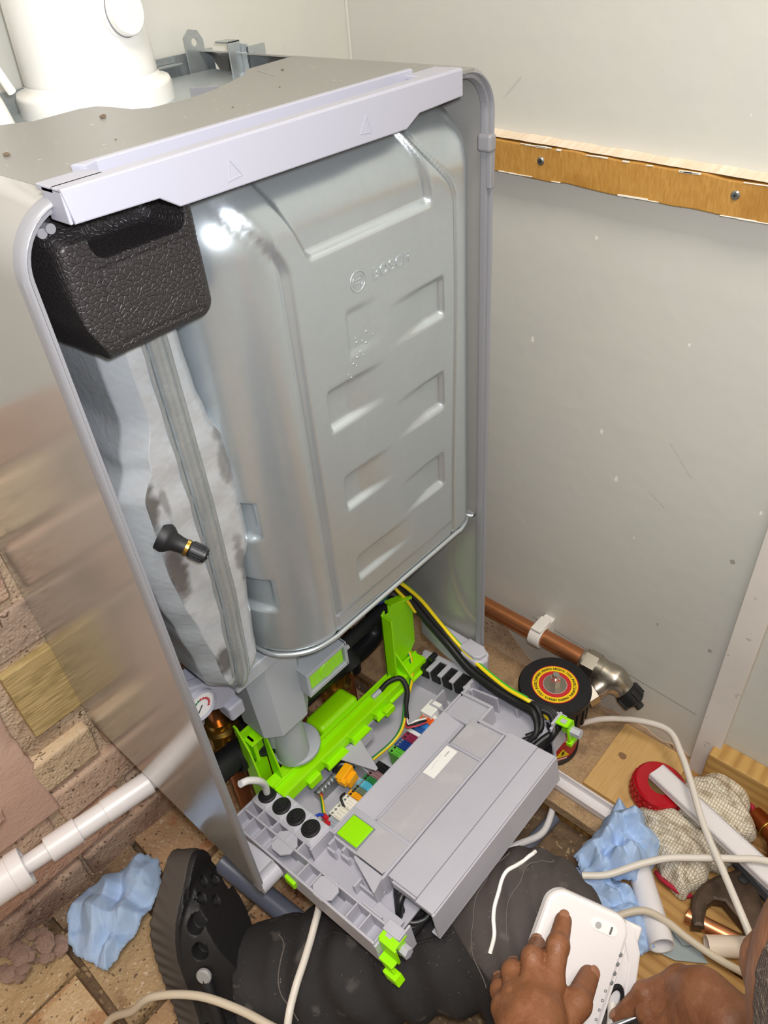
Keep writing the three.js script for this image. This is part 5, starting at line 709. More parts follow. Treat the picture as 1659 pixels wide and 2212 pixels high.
  const glove = (label, caps, lo, hi, trims, pos) => { const t = thing('work_glove', label, 'glove', pos, 'dirty knitted gloves'); const f = (x, y, z) => { let d = 9; for (const [a, b, ra, rb] of caps) d = smin(d, sdCap(x, (y + 0.0) * 1.0, z, a, b, ra, rb), 0.014); d += 0.006 * (fbm(x * 34, y * 40, z * 34, 3) - 0.5) + 0.0035 * Math.sin(x * 190 + z * 60 + 4 * noise3(x * 30, 1, z * 30)); return Math.max(d, -y + 0.0006); }; mesh('knitted_body', [meshSDF(f, lo, hi, 0.003)], M.knit, t); for (const p of trims) mesh('red_cuff_edge', tube(p, 0.0032, 40, 8), M.redTrim, t); return t; };
  glove('crumpled cream knitted glove with red cuff edge beside the pine beam', [[[0.518, 0.012, 0.615], [0.552, 0.02, 0.645], 0.026, 0.028], [[0.552, 0.02, 0.645], [0.525, 0.016, 0.68], 0.03, 0.024], [[0.525, 0.014, 0.64], [0.485, 0.010, 0.665], 0.022, 0.015], [[0.52, 0.012, 0.66], [0.475, 0.008, 0.69], 0.018, 0.012], [[0.512, 0.012, 0.625], [0.484, 0.008, 0.632], 0.018, 0.013]], [0.44, -0.012, 0.565], [0.60, 0.065, 0.73], [[[0.566, 0.045, 0.622], [0.577, 0.044, 0.64], [0.578, 0.036, 0.662], [0.566, 0.026, 0.681], [0.552, 0.012, 0.694]]], [0, YF + 0.002, 0]);
  glove('flattened cream knitted glove under the trunking strip, red cuff towards the pipe offcut', [[[0.455, 0.010, 0.605], [0.435, 0.012, 0.64], 0.028, 0.032], [[0.435, 0.012, 0.64], [0.415, 0.010, 0.65], 0.032, 0.026], [[0.46, 0.010, 0.63], [0.482, 0.008, 0.665], 0.024, 0.015], [[0.445, 0.010, 0.65], [0.462, 0.008, 0.682], 0.02, 0.013], [[0.47, 0.010, 0.61], [0.49, 0.008, 0.628], 0.018, 0.013], [[0.462, 0.01, 0.596], [0.47, 0.008, 0.578], 0.014, 0.01]], [0.36, -0.012, 0.545], [0.53, 0.06, 0.71], [[[0.402, 0.004, 0.624], [0.394, 0.012, 0.634], [0.391, 0.016, 0.648], [0.394, 0.010, 0.664], [0.402, 0.004, 0.672]]], [0, YF + 0.002, 0]);
  // blue paper towels: creased sheets
  const towel = (label, out, y0, lift, seed0, yAt = null) => { const n = out.length, c = [0, 0]; out.forEach(p => { c[0] += p[0] / n; c[1] += p[1] / n; }); const F = []; for (let i = 0; i < 9; i++) { const a = hash3(seed0, i, 1) * 3.1416; F.push([Math.cos(a), Math.sin(a), 10 + 40 * hash3(seed0, i, 2) ** 2, hash3(seed0, i, 3), 0.3 + hash3(seed0, i, 4)]); }
    const hgt = (x, z) => { let h = 0, i9 = 0; for (const [a, b, f, p, w] of F) { const t = (x * a + z * b) * f + p + 0.9 * noise3(x * 22, z * 22, seed0 + i9++ * 0); h += w * Math.abs(2 * (t - Math.floor(t + 0.5))); } return h / 5.5; };
    const NA = 150, NR = 52, rowsT = [], rowsB = []; for (let j = 0; j <= NR; j++) { const rt = [], rb = []; for (let i = 0; i < NA; i++) { const s = i / NA * n, k = Math.floor(s), fr = s - k; const q = (m) => out[(k + m + n) % n]; const px = lerp(q(0)[0], q(1)[0], fr), pz = lerp(q(0)[1], q(1)[1], fr); const r = Math.max(0.01, j / NR); const jag = 1 + 0.05 * (hash3(i, seed0, 9) - 0.5) * (j === NR ? 1 : 0); const x = lerp(c[0], px, r * jag), z = lerp(c[1], pz, r * jag); const dome = yAt ? yAt(x, z) : Math.sqrt(Math.max(0, 1 - r * r)); const y = y0 + 0.0015 + lift * (0.4 * dome + (0.4 + 0.7 * Math.min(1, 1.6 - r)) * hgt(x, z)); rt.push([x, y, z]); rb.push([x, y - 0.0009, z]); } rowsT.push(rt.reverse()); rowsB.push(rb); }
    const g = merge([grid(rowsT, true), grid(rowsB, true)]); return tag(mesh('paper_towel', g, M.towel), label, 'paper towel', 'blue paper towels'); };
  towel('crumpled blue paper towel draped over the trunking end', [[0.446, 0.541], [0.4545, 0.5745], [0.438, 0.5885], [0.425, 0.622], [0.398, 0.6184], [0.392, 0.606], [0.3646, 0.6122], [0.3486, 0.5883], [0.327, 0.555], [0.342, 0.5327], [0.3764, 0.5393], [0.4115, 0.5407]], YF - 0.002, 0.06, 11);
  towel('crumpled blue paper towel under the plastic pipe offcut', [[0.3222, 0.522], [0.34, 0.5408], [0.358, 0.5719], [0.356, 0.6111], [0.338, 0.6334], [0.31, 0.6663], [0.288, 0.6535], [0.298, 0.621], [0.300, 0.5849], [0.300, 0.5524]], YF - 0.012, 0.045, 23);
  { const t = towel('stained blue paper towel on the stone beside the black clog', [[-0.030, 0.040], [-0.020, 0.066], [-0.04, 0.1], [-0.078, 0.119], [-0.1039, 0.1243], [-0.128, 0.130], [-0.1529, 0.1371], [-0.160, 0.11], [-0.1685, 0.084], [-0.166, 0.0615], [-0.1503, 0.033], [-0.108, 0.018], [-0.07, 0.03]], -0.289, 0.03, 37); mesh('dark_stain', [extr([[0, 0], [0.012, -0.004], [0.022, -0.002], [0.025, 0.004], [0.012, 0.007], [0.002, 0.004]].map(([a, b]) => [-0.1325 + a * 0.9, 0.091 + b]), 'xz', -0.279, -0.2695, 0)], std({ color: 0x44598c, roughness: 0.9 }), t); }
  // rubble beside the wall, grit on the boiler top
  const chunk = (k, s) => { const g = clean(new THREE.IcosahedronGeometry(1, 2)), p = g.attributes.position; for (let i = 0; i < p.count; i++) { const v = V().fromBufferAttribute(p, i); const r = 0.75 + 0.6 * (noise3(v.x * 2 + k * 5, v.y * 2, v.z * 2 + k) - 0.3); p.setXYZ(i, v.x * r * s, v.y * r * s * 0.6, v.z * r * s); } g.computeVertexNormals(); return g; };
  const cg = [0, 1, 2, 3].map(k => boxUV(chunk(k, 1)));
  for (let i = 0; i < 26; i++) { const x = -0.235 + 0.07 * rnd() + (i < 8 ? -0.05 * rnd() : 0), z = 0.008 + 0.055 * rnd(), s = rr(0.004, 0.015); const m = new THREE.Mesh(cg[i % 4], M.plaster); m.name = numbered('plaster_chunk'); m.castShadow = m.receiveShadow = true; m.position.set(x, -0.274 + s * 0.35 + (i % 3) * 0.006, z); m.scale.setScalar(s); m.rotation.y = rnd() * 6; tag(m, 'broken lump of pink plaster on the stone by the brick wall', 'rubble', 'plaster rubble'); scene.add(m); }
  for (const [x, z, s] of [[0.1418, 0.2047, 0.0022], [0.1445, 0.2015, 0.0018], [0.3105, 0.1977, 0.0014], [0.0567, 0.2391, 0.0022], [0.26, 0.25, 0.0008], [0.2, 0.27, 0.0008], [0.11, 0.27, 0.0007]]) { const m = new THREE.Mesh(cg[1], M.mortar); m.name = numbered('grit_crumb'); m.castShadow = m.receiveShadow = true; m.position.set(x, H + s * 0.4, z); m.scale.setScalar(s); tag(m, 'tiny plaster crumb lying on the boiler top', 'crumb', 'crumbs on the boiler top'); scene.add(m); }
}
{
  const skinTex = tex(256, 0.1, (u, v) => { let c = mixc(hex(0x7a4c30), hex(0x8d5b3b), tfbm(u, v, 6, 5)); return mixc(c, hex(0x9c6a4c), 0.4 * smooth(0.55, 0.75, tfbm(u, v, 12, 3, 4))); });
  const skin = phy({ map: skinTex, roughness: 0.5, bumpMap: tex(256, 0.03, (u, v) => grey(tfbm(u, v, 14, 4)), false), bumpScale: 0.0004, sheen: 0.2, sheenRoughness: 0.5 });
  const clothTex = (a, b) => tex(512, 0.2, (u, v) => { let c = mixc(hex(a), hex(b), tfbm(u, v, 7, 5)); c = mixc(c, hex(0x6d6862), 0.5 * smooth(0.66, 0.8, tfbm(u, v, 9, 4, 5))); if (tfbm(u, v, 90, 2, 3) > 0.9) c = hex(0x7d7873); return c; });
  const weave = tex(128, 0.01, (u, v) => grey(0.5 + 0.5 * Math.sin((u + v) * 6.2832 * 8)), false);
  const trouserM = std({ map: clothTex(0x262425, 0x312f30), roughness: 0.85, bumpMap: weave, bumpScale: 0.0001 });
  const padM = std({ map: clothTex(0x443d3b, 0x504846), roughness: 0.8, bumpMap: weave, bumpScale: 0.0001 });
  const shirtM = std({ color: 0x1c1c1f, roughness: 0.9 });
  const person = thing('person', 'person in black work trousers sitting on the floor with a receiver in hand', 'person');
  const K = [0.185, -0.085, 0.560], A = [-0.030, -0.205, 0.335], HP = [-0.09, -0.12, 0.87];
  const LW = [0.0388, 0.0859, 0.6484], LE = [-0.17, 0.04, 0.67], LS = [-0.11, 0.24, 0.80], RW = [0.1678, 0.064, 0.7521], RE = [0.23, 0.02, 0.95], RS = [0.13, 0.24, 1.06], HC = [0.062, 0.378, 0.812], NK = [0.015, 0.275, 0.905];
  // --- body (skin), one continuous surface: torso, limbs at 12 mm, hands and head on finer grids
  const sd = (x, y, z, l, k) => { let d = 9; for (const [a, b, ra, rb] of l) d = smin(d, sdCap(x, y, z, a, b, ra, rb), k); return d; };
  const trunk = [[[-0.12, -0.155, 0.985], [-0.07, 0.10, 0.985], 0.115, 0.105], [[-0.07, 0.10, 0.985], [-0.01, 0.21, 0.94], 0.11, 0.085], [[-0.085, 0.235, 0.83], [0.105, 0.235, 1.04], 0.05, 0.05], [[-0.005, 0.22, 0.93], NK, 0.055, 0.048], [NK, [HC[0] - 0.02, HC[1] - 0.04, HC[2] + 0.04], 0.046, 0.05]];
  const arms = [[LS, LE, 0.045, 0.036], [LE, LW, 0.036, 0.025], [RS, RE, 0.045, 0.036], [RE, RW, 0.036, 0.025]];
  const legs = [[HP, K, 0.07, 0.05], [K, A, 0.048, 0.033], [[-0.06, -0.16, 1.03], [0.29, -0.13, 1.05], 0.07, 0.05], [[0.29, -0.13, 1.05], [0.05, -0.23, 1.16], 0.05, 0.035]];
  const bodyG = meshSDF((x, y, z) => sd(x, y, z, [...trunk, ...arms, ...legs], 0.02), [-0.28, -0.30, 0.26], [0.40, 0.50, 1.24], 0.012);
  // left hand: back of the hand up, index stretched out over the receiver
  const LH = {
    palm: [[LW, [0.066, 0.075, 0.6345], 0.022, 0.022], [[0.062, 0.074, 0.630], [0.0968, 0.0686, 0.6262], 0.019, 0.0125], [[0.058, 0.074, 0.628], [0.0831, 0.0708, 0.6165], 0.019, 0.0125], [[0.052, 0.072, 0.628], [0.0687, 0.0676, 0.6086], 0.018, 0.0118], [[0.046, 0.072, 0.63], [0.0578, 0.0598, 0.6052], 0.017, 0.0108]],
    fingers: [[[0.0968, 0.0686, 0.6262], [0.1254, 0.0714, 0.6155], 0.0108, 0.0094, [0.1509, 0.0600, 0.6066], 0.0078], [[0.0831, 0.0708, 0.6165], [0.1035, 0.0700, 0.6040], 0.0108, 0.0096, [0.1225, 0.0480, 0.5975], 0.0082], [[0.0687, 0.0676, 0.6086], [0.0862, 0.0596, 0.5950], 0.0102, 0.009, [0.098, 0.0365, 0.5897], 0.0078], [[0.0578, 0.0598, 0.6052], [0.0705, 0.0488, 0.5930], 0.0092, 0.008, [0.082, 0.0300, 0.5850], 0.007], [[0.064, 0.068, 0.648], [0.1005, 0.062, 0.650], 0.0135, 0.0115, [0.131, 0.045, 0.6455], 0.009]] };
  const handF = (h) => (x, y, z) => { let d = 9; for (const [a, b, ra, rb] of h.palm) d = smin(d, sdCap(x, y, z, a, b, ra, rb), 0.008); let f = 9; for (const [a, b, ra, rb, c, rc] of h.fingers) { let g = smin(sdCap(x, y, z, a, b, ra, rb), sdCap(x, y, z, b, c, rb, rc), 0.003); g = smin(g, Math.hypot(x - b[0], y - b[1], z - b[2]) - rb * 1.06, 0.003); f = Math.min(f, g); } return smin(d, f, 0.004); };
  const handG = meshSDF(handF(LH), [0.005, 0.01, 0.555], [0.175, 0.125, 0.685], 0.0024);
  // right hand: half-closed round a screwdriver
  const RH = {
    palm: [[RW, [0.176, 0.052, 0.728], 0.024, 0.024], [[0.176, 0.05, 0.728], [0.1825, 0.0368, 0.7073], 0.02, 0.013], [[0.172, 0.05, 0.73], [0.1724, 0.0379, 0.7138], 0.02, 0.013], [[0.166, 0.05, 0.735], [0.1617, 0.039, 0.7206], 0.019, 0.012], [[0.158, 0.05, 0.74], [0.150, 0.038, 0.727], 0.017, 0.011]],
    fingers: [[[0.1825, 0.0368, 0.7073], [0.1605, 0.0172, 0.6880], 0.0112, 0.0098, [0.1395, -0.0090, 0.6790], 0.0082], [[0.1724, 0.0379, 0.7138], [0.1497, 0.0130, 0.6970], 0.0112, 0.0098, [0.1564, -0.0080, 0.7100], 0.0086], [[0.1617, 0.0390, 0.7206], [0.1420, 0.0128, 0.7072], 0.0106, 0.0092, [0.1500, -0.0060, 0.7190], 0.008], [[0.150, 0.038, 0.727], [0.134, 0.014, 0.718], 0.0096, 0.0082, [0.1430, -0.0020, 0.7270], 0.0072], [[0.19, 0.045, 0.725], [0.186, 0.015, 0.705], 0.013, 0.011, [0.166, -0.006, 0.692], 0.009]] };
  const handG2 = meshSDF(handF(RH), [0.105, -0.035, 0.655], [0.225, 0.11, 0.79], 0.0024);
  // head: looks down and towards the boiler
  const fw = V(0.60, -0.45, -0.66).normalize(), rt = V(0.74, 0, 0.6727).normalize(), up = rt.clone().cross(fw).multiplyScalar(1).normalize(); if (up.y < 0) up.multiplyScalar(-1);
  const hl = (x, y, z) => { const a = V(x - HC[0], y - HC[1], z - HC[2]); return [a.dot(rt), a.dot(up), a.dot(fw)]; };
  const headF = (x, y, z) => { const [a, b, c] = hl(x, y, z); let d = sdEll(a, b, c, [0, 0.025, -0.012], [0.074, 0.09, 0.093]); d = smin(d, sdEll(a, b, c, [0, -0.045, 0.03], [0.055, 0.068, 0.058]), 0.03); d = smin(d, sdCap(a, b, c, [0, 0.0, 0.078], [0, -0.032, 0.098], 0.008, 0.013), 0.01); d = smin(d, sdCap(a, b, c, [-0.035, 0.014, 0.066], [0.035, 0.014, 0.066], 0.013, 0.013), 0.012); for (const s of [-1, 1]) { d = smin(d, sdEll(a, b, c, [s * 0.078, -0.015, -0.008], [0.008, 0.03, 0.019]), 0.006); d = smin(d, Math.hypot(a - s * 0.031, b + 0.004, c - 0.071) - 0.012, 0.006); } d = smin(d, sdCap(a, b, c, [-0.02, -0.066, 0.078], [0.02, -0.066, 0.078], 0.008, 0.008), 0.006); return d; };
  const headG = meshSDF(headF, [HC[0] - 0.14, HC[1] - 0.14, HC[2] - 0.14], [HC[0] + 0.14, HC[1] + 0.14, HC[2] + 0.14], 0.0045);
  mesh('body', [bodyG, handG, handG2, headG], skin, person);
  const nailM = std({ color: 0x9a6a50, roughness: 0.35 });
  for (const h of [LH, RH]) for (const [a, b, ra, rb, c, rc] of h.fingers) { const ax = V(...c).sub(V(...b)).normalize(); const kn = V(...a).add(V(...c)).multiplyScalar(0.5); let out = V(...b).sub(kn); out.addScaledVector(ax, -out.dot(ax)); if (out.length() < 0.002) out = V(0, 1, 0).addScaledVector(ax, -ax.y); out.normalize(); const sd2 = out.clone().cross(ax); const g = clean(new THREE.SphereGeometry(1, 14, 10)); g.scale(rc * 0.6, rc * 0.2, rc * 0.72); g.applyMatrix4(new THREE.Matrix4().makeBasis(sd2, out, ax)); const p = V(...c).addScaledVector(out, rc * 0.84).addScaledVector(ax, rc * 0.15); g.translate(p.x, p.y, p.z); mesh('fingernail', g, nailM, person); }
  const hairM = std({ map: tex(256, 0.03, (u, v) => { const n = tfbm(u, v, 20, 3); return mixc(mixc(hex(0x3a2e25), hex(0x54453a), n), hex(0x7c6c5c), smooth(0.58, 0.75, n) * 0.7); }), roughness: 0.9, bumpMap: tex(256, 0.02, (u, v) => grey(tfbm(u, v, 30, 2)), false), bumpScale: 0.0015 });
  mesh('hair', [meshSDF((x, y, z) => { const [a, b, c] = hl(x, y, z); return Math.max(headF(x, y, z) - 0.0026 + 0.0022 * (fbm(x * 160, y * 160, z * 160, 2) - 0.4), -(0.012 - c + 0.3 * (b - 0.02)) * 0.9 + 0.05 * (fbm(x * 30, y * 30, z * 30, 2) - 0.6) * 0.3, -b - 0.05, (b - 0.085) ); }, [HC[0] - 0.14, HC[1] - 0.14, HC[2] - 0.14], [HC[0] + 0.14, HC[1] + 0.14, HC[2] + 0.14], 0.0045)], hairM, person);
  const eyeM = std({ color: 0xe8e2da, roughness: 0.2 }); for (const s of [-1, 1]) { const p = V(...HC).addScaledVector(rt, s * 0.031).addScaledVector(up, -0.004).addScaledVector(fw, 0.076); mesh('eye', clean(new THREE.SphereGeometry(0.0095, 14, 10)).translate(p.x, p.y, p.z), eyeM, person); }
  // --- clothes
  mesh('shirt', [meshSDF((x, y, z) => { let d = sd(x, y, z, [...trunk.slice(0, 3), [LS, LE, 0.045, 0.036], [RS, RE, 0.045, 0.036]], 0.025) - 0.014; const cutL = (x - LE[0]) * 0.3 + (y - LE[1]) * 0.8 + (z - LE[2]) * 0.3; return d + 0.004 * Math.sin(y * 90 + x * 30); }, [-0.27, -0.29, 0.60], [0.33, 0.36, 1.16], 0.012)], shirtM, person);
  const tf = (x, y, z) => {
    let d = sd(x, y, z, [[HP, K, 0.088, 0.07], [K, A, 0.070, 0.066], [[-0.06, -0.16, 1.03], [0.29, -0.14, 1.05], 0.085, 0.062], [[0.29, -0.14, 1.05], [0.06, -0.22, 1.16], 0.055, 0.045], [[-0.13, -0.165, 0.95], [-0.10, -0.165, 1.02], 0.118, 0.118]], 0.02);
    const tx = (x - A[0]) * 0.62 + (y - A[1]) * 0.35 + (z - A[2]) * 0.70;                      // distance along the shin
    d += 0.0045 * Math.sin(tx * 120 + 14 * (y + 0.3 * x) + 5 * noise3(x * 12, y * 12, z * 12)) * smooth(0.02, 0.06, tx) * smooth(0.36, 0.22, tx) + 0.008 * (fbm(x * 16, y * 16, z * 16, 3) - 0.5) + 0.0025 * Math.sin(tx * 260 + 30 * y) * smooth(0.26, 0.40, tx) * smooth(0.6, 0.45, tx);
    return Math.max(d, -(tx + 0.012));
  };
  const tro = mesh('trousers', [meshSDF(tf, [-0.27, -0.31, 0.24], [0.38, 0.06, 1.24], 0.007)], trouserM, person);
  const snap = (p, off) => { let [x, y, z] = p; for (let i = 0; i < 12; i++) { const e = 0.002, d = tf(x, y, z) - off; const g = V(tf(x + e, y, z) - tf(x - e, y, z), tf(x, y + e, z) - tf(x, y - e, z), tf(x, y, z + e) - tf(x, y, z - e)).normalize(); x -= g.x * d; y -= g.y * d; z -= g.z * d; } return [x, y, z]; };
  // knee pad patch: a second layer over the knee, with stitching and reflective piping
  const pad = (x, y, z) => Math.max(tf(x, y, z) - 0.0022, Math.hypot((x - 0.20) * 1.0, (y + 0.03) * 0.8, (z - 0.60) * 0.62) - 0.105);
  mesh('knee_patch', [meshSDF(pad, [0.04, -0.16, 0.42], [0.34, 0.05, 0.80], 0.005)], padM, person);
  const line = (pts, off) => new THREE.CatmullRomCurve3(pts.map(p => V(...p))).getPoints(40).map(p => snap([p.x, p.y, p.z], off));
  mesh('reflective_piping', tube(line([[0.232, -0.02, 0.534], [0.2165, -0.02, 0.532], [0.1976, -0.02, 0.528], [0.18, -0.02, 0.527], [0.1663, -0.02, 0.529], [0.15, -0.02, 0.533], [0.1378, -0.02, 0.538], [0.124, -0.02, 0.545], [0.1115, -0.03, 0.552]], 0.003), 0.0022, 60, 8), std({ color: 0xf6f4ef, roughness: 0.35 }), person);
  const stitch = std({ color: 0x6a625d, roughness: 0.9 });
  mesh('stitching', tube(line([[0.245, -0.02, 0.545], [0.228, -0.02, 0.545], [0.208, -0.02, 0.542], [0.185, -0.02, 0.541], [0.165, -0.02, 0.545], [0.145, -0.02, 0.552], [0.128, -0.02, 0.562]], 0.0026), 0.0006, 60, 5), stitch, person);
  mesh('stitching', tube(line([[0.22, -0.02, 0.505], [0.19, -0.02, 0.50], [0.16, -0.02, 0.505], [0.13, -0.02, 0.515], [0.10, -0.04, 0.535], [0.085, -0.05, 0.56]], 0.0026), 0.0006, 60, 5), stitch, person);
  mesh('stitching', tube(line([[0.0, -0.14, 0.34], [-0.005, -0.14, 0.37], [-0.01, -0.16, 0.40]], 0.001), 0.0008, 30, 5), stitch, person);
  mesh('seam', tube(line([[0.03, -0.12, 0.39], [0.06, -0.12, 0.43], [0.09, -0.10, 0.47], [0.12, -0.08, 0.51]], 0.0008), 0.0016, 50, 6), trouserM, person);
  // --- clog on the foot: built with its sole on y = 0, toe towards +z
  const dT = V(0.087, 0.21, -0.122).normalize(), nS0 = V(0.6, 0.2, 0.77), nS = nS0.addScaledVector(dT, -nS0.dot(dT)).normalize(), wS = nS.clone().cross(dT).normalize();
  const m4 = new THREE.Matrix4().makeBasis(wS, nS, dT).setPosition(-0.128, -0.296, 0.310);
  const halfW = (z) => 0.036 + 0.016 * smooth(0.08, 0.19, z) - 0.014 * smooth(0.215, 0.265, z);
  const plan = (x, z, g) => { const w = halfW(z) + g; const ex = Math.abs(x) / w, ez = z < 0.05 ? (0.05 - z) / 0.055 : z > 0.2 ? (z - 0.2) / 0.072 : 0; return (Math.hypot(ex, ez) - 1) * w; };
  const soleF = (x, y, z) => { const s = plan(x, z, 0.0) + 0.0012 * Math.sin(z * 420 + y * 260) * smooth(0.03, 0.0, y) ; const top = 0.030 + 0.02 * smooth(0.17, 0.27, z) , bot = 0.014 * smooth(0.2, 0.275, z) ** 1.0; return Math.max(s, y - top, bot - y); };
  const upF = (x, y, z) => { const ht = 0.088 * smooth(0.275, 0.17, z) * smooth(-0.01, 0.01, z + 0.02) + 0.012; const t = clamp((y - 0.02) / Math.max(0.02, ht - 0.02), 0, 1); const w = -0.002 - 0.020 * t * t; let d = Math.max(plan(x, z - 0.0, w) * 0.9, y - (0.026 + 0.072 * clamp((0.272 - z) / 0.17, 0, 1) ** 0.75), 0.015 - y); const ank = sdCap(x, y, z, [0, 0.05, 0.06], [0, 0.16, 0.05], 0.036, 0.042); d = Math.max(d, -ank); d = Math.max(d, (0.1 - z) - 0.6 * (0.05 - y) * -1 - 0.03); return d; };
  const holes = [[-1, 0.058, 0.245, 0.0], [-1, 0.055, 0.215, 0], [-1, 0.058, 0.185, 0], [-1, 0.078, 0.20, 0], [1, 0.058, 0.215, 0], [1, 0.058, 0.185, 0]];
  const shoeF = (x, y, z) => { let d = smin(soleF(x, y, z), upF(x, y, z), 0.004); for (const [s, hy, hz] of [[1, 0.050, 0.238], [1, 0.052, 0.208], [1, 0.052, 0.178], [-1, 0.050, 0.238], [-1, 0.052, 0.208], [-1, 0.052, 0.178]]) { const h = Math.max(Math.hypot((y - hy) * 1.0, (z - hz) * 0.8) - 0.0085, Math.abs(x - s * 0.045) - 0.014); d = Math.max(d, -h); } for (const [hx, hz] of [[0.0, 0.235], [0.018, 0.225], [-0.018, 0.225], [0.0, 0.21]]) d = Math.max(d, -Math.max(Math.hypot(x - hx, z - hz) - 0.006, 0.03 - y)); return d; };
  const shoeM = std({ color: 0x1e1d1f, roughness: 0.6, bumpMap: tex(128, 0.02, (u, v) => grey(tfbm(u, v, 10, 3)), false), bumpScale: 0.0002 });
  const shoe = grp('clog', person); shoe.userData.label = 'black foam clog with vent holes, sole turned to the wall';
  mesh('sole', [meshSDF((x, y, z) => Math.max(soleF(x, y, z), y - 0.026 - 0.016 * smooth(0.17, 0.27, z)) - 0.0012, [-0.065, -0.006, -0.02], [0.065, 0.06, 0.285], 0.0026).applyMatrix4(m4)], std({ color: 0x463f3a, roughness: 0.75 }), shoe);
  mesh('upper', [meshSDF(shoeF, [-0.065, -0.006, -0.02], [0.065, 0.115, 0.285], 0.0026).applyMatrix4(m4)], shoeM, shoe);
  const tread = []; for (let i = 0; i < 24; i++) { const z = 0.0 + i * 0.011; const w = halfW(z) * 0.93 * Math.sqrt(Math.max(0.05, 1 - (z < 0.05 ? ((0.05 - z) / 0.055) ** 2 : z > 0.2 ? ((z - 0.2) / 0.075) ** 2 : 0))); for (const s of [-1, 1]) { tread.push(rbox(0, w * 0.95, -0.003, 0.004, -0.0026, 0.0026, 0.001).rotateY(0.35).scale(s, 1, 1).translate(0, 0.014 * smooth(0.2, 0.275, z), z)); } }
  tread.forEach(g => { const a = g.attributes.position; }); mesh('tread', tread.map(g => g.applyMatrix4(m4)), std({ color: 0x3a3531, roughness: 0.8 }), shoe);
  mesh('heel_strap', [tube([[0.043, 0.05, 0.155], [0.046, 0.058, 0.10], [0.040, 0.062, 0.03], [0.0, 0.066, -0.002], [-0.040, 0.062, 0.03], [-0.046, 0.058, 0.10], [-0.043, 0.05, 0.155]], 0.0065, 60, 10).applyMatrix4(m4)], shoeM, shoe);
  for (const s of [-1, 1]) { mesh('strap_rivet', [lathe([[0.009, 0], [0.009, 0.003], [0.007, 0.0045], [0, 0.0045]], [s * 0.0455, 0.052, 0.150], [s, 0, 0], 24).applyMatrix4(m4)], s > 0 ? std({ color: 0x9c9c9c, roughness: 0.5 }) : std({ color: 0x9c9c9c, roughness: 0.5 }), shoe); }
  mesh('sock', [meshSDF((x, y, z) => sdCap(x, y, z, [0, 0.045, 0.065], [0, 0.14, 0.045], 0.033, 0.037), [-0.06, 0, 0], [0.06, 0.19, 0.12], 0.004).applyMatrix4(m4)], std({ color: 0x17171a, roughness: 0.95 }), shoe);

  // ---------------- white receiver held in the hand
  const rec = thing('wireless_receiver', 'white plastic wireless heating receiver held in the person\'s hand', 'receiver', [0.146, 0.016, 0.624]);
  const cR = V(0.6615, -0.0710, 0.7466), cU = V(0.5108, 0.7716, -0.3792); const e1 = cR.clone().multiplyScalar(0.91).addScaledVector(cU, -0.41).normalize(), e2 = cR.clone().multiplyScalar(0.41).addScaledVector(cU, 0.91).normalize(); let e3 = e1.clone().cross(e2); const tilt = new THREE.Quaternion().setFromAxisAngle(e1, -0.22); e2.applyQuaternion(tilt); e3.applyQuaternion(tilt);
  rec.quaternion.setFromRotationMatrix(new THREE.Matrix4().makeBasis(e1, e2, e3));
  const wm = std({ color: 0xf1eceb, roughness: 0.3 });
  const out = rrect(-0.042, 0.042, -0.062, 0.052, 0.017, 8);
  mesh('front_cover', extr(out, 'xy', -0.012, 0.004, 0.004), wm, rec);
  mesh('button_window', extr(rrect(0.004, 0.030, 0.031, 0.041, 0.0049, 8), 'xy', 0.0035, 0.0048, 0.0003), std({ color: 0xfbfaf8, roughness: 0.25 }), rec); mesh('round_button', lathe([[0.0031, 0], [0.003, 0.0007], [0, 0.0008]], [0.0105, 0.036, 0.0047], [0, 0, 1], 20), std({ color: 0xb4b2b2, roughness: 0.5 }), rec); mesh('slide_switch', [rbox(0.0225, 0.0245, 0.0325, 0.0395, 0.0045, 0.0054, 0.0004)], std({ color: 0x6d6b6b, roughness: 0.5 }), rec);
  const wav = []; for (let i = 0; i < 3; i++) wav.push(tube([[-0.0275 + i * 0.0016, 0.0005 + i * 0.0004, 0.0041], [-0.0268 + i * 0.0016, 0.002 + i * 0.0004, 0.0041], [-0.0275 + i * 0.0016, 0.0036 + i * 0.0004, 0.0041], [-0.0268 + i * 0.0016, 0.0052 + i * 0.0004, 0.0041]], 0.00026, 16, 5)); mesh('heat_symbol', wav, std({ color: 0x6e6a6a, roughness: 0.5 }), rec); mesh('led_dot', cyl([-0.0335, 0.0028, 0.0038], [-0.0335, 0.0028, 0.0043], 0.0005, 0.0005, 10), M.black, rec);
  mesh('side_ledge', [rbox(0.036, 0.060, -0.055, 0.048, -0.018, -0.010, 0.003), extr([[0.04, 0.048], [0.052, 0.044], [0.064, 0.026], [0.069, 0.0], [0.069, -0.05], [0.061, -0.054], [0.06, -0.01], [0.055, 0.015], [0.046, 0.03]], 'xy', -0.016, -0.008, 0.002)], wm, rec);
  const scr = []; for (let i = 0; i < 8; i++) scr.push(lathe([[0.0022, 0], [0.0022, 0.0012], [0.0012, 0.0016], [0, 0.0014]], [0.0385 + (i > 3 ? -0.002 : 0.001), 0.020 - i * 0.0085, 0.0025], [0, 0, 1], 12)); for (const s of scr) mesh('terminal_screw', s, M.galv, rec);
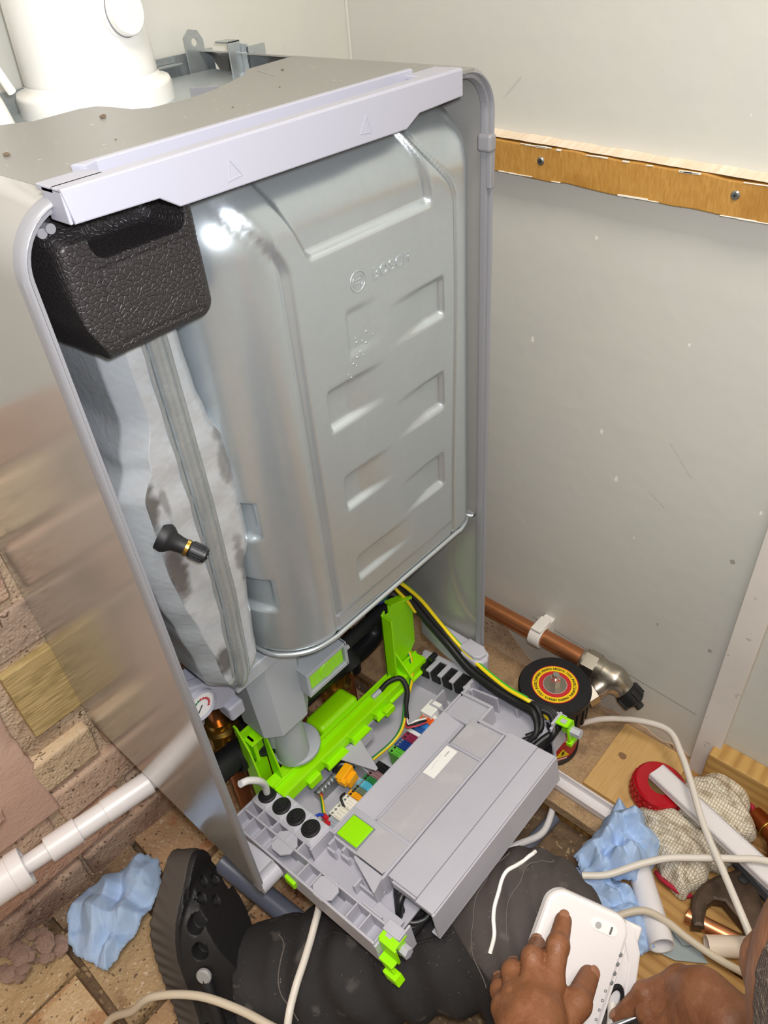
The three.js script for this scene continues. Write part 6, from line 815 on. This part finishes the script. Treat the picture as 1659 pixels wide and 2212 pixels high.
  mesh('terminal_strip', rbox(0.034, 0.0435, -0.05, 0.026, -0.008, 0.0028, 0.001), wm, rec);
  mesh('cable_entry', [clean(new THREE.TorusGeometry(0.009, 0.0022, 10, 24)).scale(0.75, 1.3, 1).translate(0.0525, -0.02, -0.006)], M.blackMatt, rec);
  mesh('cord_grip', [rbox(-0.004, 0.040, -0.004, 0.006, -0.005, 0.0, 0.002).rotateZ(0.62).translate(0.038, -0.086, 0.004), lathe([[0.0045, 0], [0.0045, 0.003], [0.003, 0.003], [0.003, 0.002], [0, 0.002]], [0.067, -0.064, 0.003], [0, 0, 1], 18), lathe([[0.0045, 0], [0.0045, 0.003], [0.003, 0.003], [0.003, 0.002], [0, 0.002]], [0.042, -0.083, 0.003], [0, 0, 1], 18)], wm, rec);
  for (const [x, y] of [[0.058, -0.045], [0.055, -0.056], [0.0655, -0.046]]) mesh('mount_screw', lathe([[0.0026, 0], [0.0022, 0.0012], [0, 0.0012]], [x, y, -0.0075], [0, 0, 1], 14), M.steel, rec);
  mesh('white_cord', tube([[0.050, -0.022, -0.004], [0.0525, -0.04, 0.002], [0.0535, -0.06, 0.0], [0.056, -0.076, 0.0], [0.072, -0.098, -0.004], [0.10, -0.115, -0.012], [0.14, -0.15, -0.03]], 0.0044, 60, 12), M.cableWhite, rec); mesh('earth_core', tube([[0.0515, -0.022, -0.002], [0.056, -0.036, 0.004], [0.0545, -0.05, 0.005]], 0.0015, 24, 8), std({ color: 0x8cc63a, roughness: 0.4 }), rec);
  // screwdriver in the right hand
  const sdv = thing('screwdriver', 'small screwdriver gripped in the person\'s right hand', 'screwdriver'); mesh('shaft', cyl([0.150, 0.004, 0.694], [0.112, -0.006, 0.668], 0.0026), M.steel, sdv); mesh('handle', lathe([[0, 0], [0.006, 0.001], [0.0085, 0.008], [0.0075, 0.02], [0.009, 0.035], [0.009, 0.062], [0.007, 0.07], [0, 0.071]], [0.150, 0.004, 0.694], [0.80, 0.20, 0.56], 20), M.darkSteel, sdv);
}
renderer.render(scene, camera);
